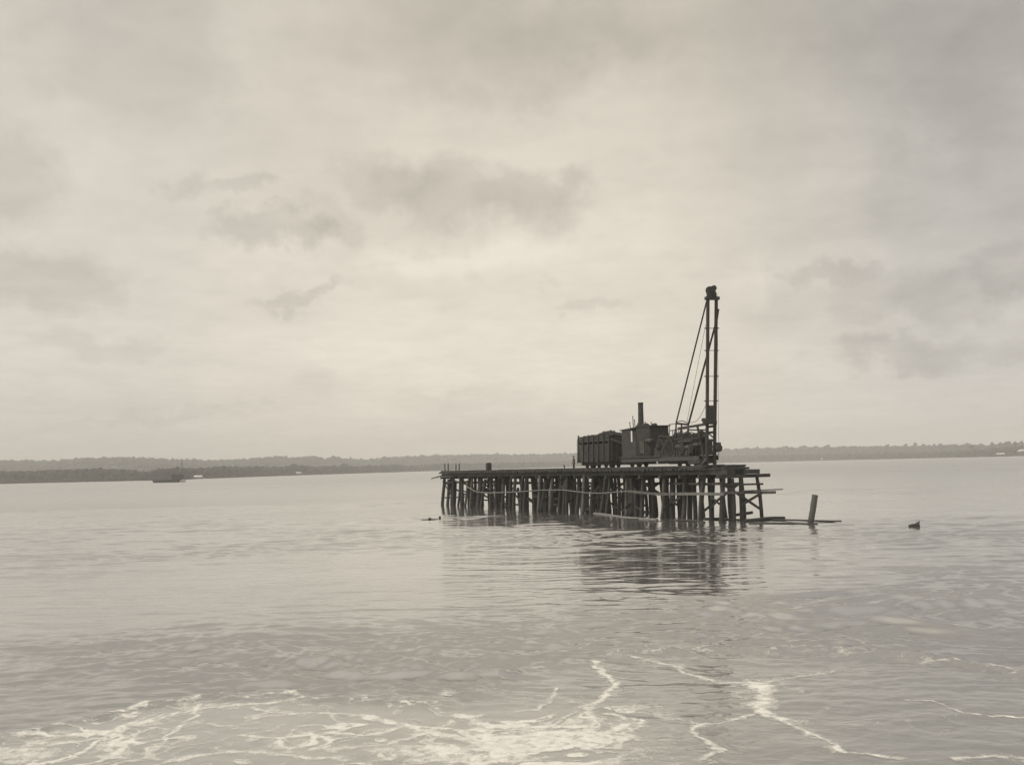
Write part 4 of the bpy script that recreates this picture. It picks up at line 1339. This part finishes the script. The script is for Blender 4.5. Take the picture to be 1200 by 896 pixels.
for s in (-1, 1):
    b0 = len(Vv)
    Vv += [((s * .10, 0, .86), .09), ((s * .12, -.02, .48), .058), ((s * .13, .02, .10), .042), ((s * .13, .0, .05), .045), ((s * .14, -.16, .035), .035)]
    Ve += [(0, b0), (b0, b0 + 1), (b0 + 1, b0 + 2), (b0 + 2, b0 + 3), (b0 + 3, b0 + 4)]
    t0 = len(Tv)
    Tv += [((s * .10, 0, .86), .105), ((s * .12, -.02, .48), .08), ((s * .13, .02, .11), .068)]; Te += [(0, t0), (t0, t0 + 1), (t0 + 1, t0 + 2)]
    b0 = len(Vv)
    sh = (s * .19, 0, 1.42); el_ = (s * .26, .03, 1.14); wr = (s * .25, -.10, .92); hn = (s * .245, -.13, .85)
    Vv += [(sh, .055), (el_, .04), (wr, .028), (hn, (.038, .02))]
    Ve += [(3, b0), (b0, b0 + 1), (b0 + 1, b0 + 2), (b0 + 2, b0 + 3)]
    for f in range(4):
        k0 = len(Vv); fx = (f - 1.5) * .018
        ln = (.055, .065, .06, .045)[f]
        Vv += [((s * .245, hn[1] + fx, .85 - ln), .009), ((s * .235, hn[1] + fx * 1.1, .85 - ln * 1.7), .008)]
        Ve += [(b0 + 3, k0), (k0, k0 + 1)]
    k0 = len(Vv)
    Vv += [((s * .225, hn[1] - .045, .83), .010), ((s * .22, hn[1] - .055, .80), .009)]
    Ve += [(b0 + 3, k0), (k0, k0 + 1)]
    s0 = len(Sv)
    Sv += [(sh, .07), (el_, .056), ((s * .252, -.08, .955), .045)]; Se += [(3, s0), (s0, s0 + 1), (s0 + 1, s0 + 2)]
skin_mesh('body', Vv, Ve, SKIN, PS)
skin_mesh('trousers', Tv, Te, CLOTH, PS)
skin_mesh('shirt', Sv, Se, SHIRT, PS)
hat = MB().lathe((0, 0, 1.715), (0, 0, 1), [(0, .17), (.012, .175), (.02, .10), (.10, .092), (.125, .06), (.13, .01)], 20)
me = bpy.data.meshes.new('hat'); me.from_pydata([tuple(v) for v in hat.v], [], hat.f); me.materials.append(CLOTH)
ho_ = bpy.data.objects.new('hat', me); C.objects.link(ho_); ho_.parent = PS
for i, s in enumerate((-1, 1)):
    m = MB().lump((s * .13, -.05, .045), .06, 2, 0, (.85, 2.2, .75))
    me = bpy.data.meshes.new('boot'); me.from_pydata([tuple(v) for v in m.v], [], m.f); me.materials.append(CLOTH)
    o_ = bpy.data.objects.new('boot', me); C.objects.link(o_); o_.parent = PS

# ------------------------------------------------------------------ things in the water
p0 = sea(949, 614.0); Dp = p0.y
top = at(955.2, 579.5, Dp)
d_ = (top - p0).normalized()
MB().log(p0 - d_ * 2.2, top, .31, .29, 14, 10, .05).build('leaning_pile', WOODP, None, label='thick lone pile leaning right out of the water beyond the trestle end', cat='pile')


def floater(pa, pb, r, m_, label, name='floating_log', z=.03, cat='log', r2=None):
    a, b = sea(*pa, z=z), sea(*pb, z=z)
    MB().log(a, b, r, r2 or r * .8, 12, 8, r * .5).build(name, m_, None, label=label, cat=cat, group='timbers afloat by the trestle')


floater((697, 602.0), (770, 609.5), .24, WOODL, 'long pale log floating along the near side of the trestle piles', z=.1)
floater((872, 610.0), (919, 606.5), .2, WOOD, 'dark rough log floating level beside the last trestle pile', z=.08)
floater((905, 609.0), (986, 610.3), .09, WOODP, 'long thin log floating behind the foot of the leaning pile', z=.1)
floater((878, 613.3), (958, 614.3), .13, WOOD, 'half sunk log floating in front of the foot of the leaning pile', z=.04)
floater((826, 608.0), (866, 609.0), .16, WOODP, 'short log floating between the piles near the near end of the trestle', z=.08)
floater((790, 609.0), (826, 611.5), .12, WOOD, 'slim dark log afloat just right of the long pale log', z=.06)
# broken stump on the pale log's left end
p = sea(701, 603.3)
MB().log(p - Vector((0, 0, .8)), p + Vector((-.25, 0, .75)), .14, .09, 9, 4, .03).build('floating_stump', WOODP, None, label='pale broken stump poking up at the left tip of the long pale log', cat='stump')
# driftwood
p = sea(1071.5, 617.8)
m = MB().log(p + Vector((-.42, 0, .05)), p + Vector((.42, .1, .18)), .22, .26, 10, 5, .05).log(p + Vector((.15, 0, .25)), p + Vector((.50, .05, .52)), .13, .05, 8, 3, .02)
m.build('driftwood', WOODD, None, label='dark forked chunk of driftwood floating alone at the right', cat='driftwood')
p = sea(503.5, 609.3)
MB().log(p + Vector((-1.0, 0, .02)), p + Vector((1.0, .2, .05)), .10, .08, 8, 4, .03).lump(p + Vector((0, 0, .15)), .2, 1, .2).build('driftwood', WOODD, None, label='low driftwood branch with a knob floating left of the trestle', cat='driftwood')
p = sea(515, 608.2)
MB().log(p + Vector((0, 0, -.5)), p + Vector((.05, 0, .38)), .16, .13, 8, 3, .02).build('mooring_stub', WOODD, None, label='small dark stub in the water just left of the trestle far end', cat='stub')
p = sea(993, 614)
print('piles', npile, 'LEN', LEN, 'leads u', LU, 'car', q0, q1, 'wagon', u0, u1)
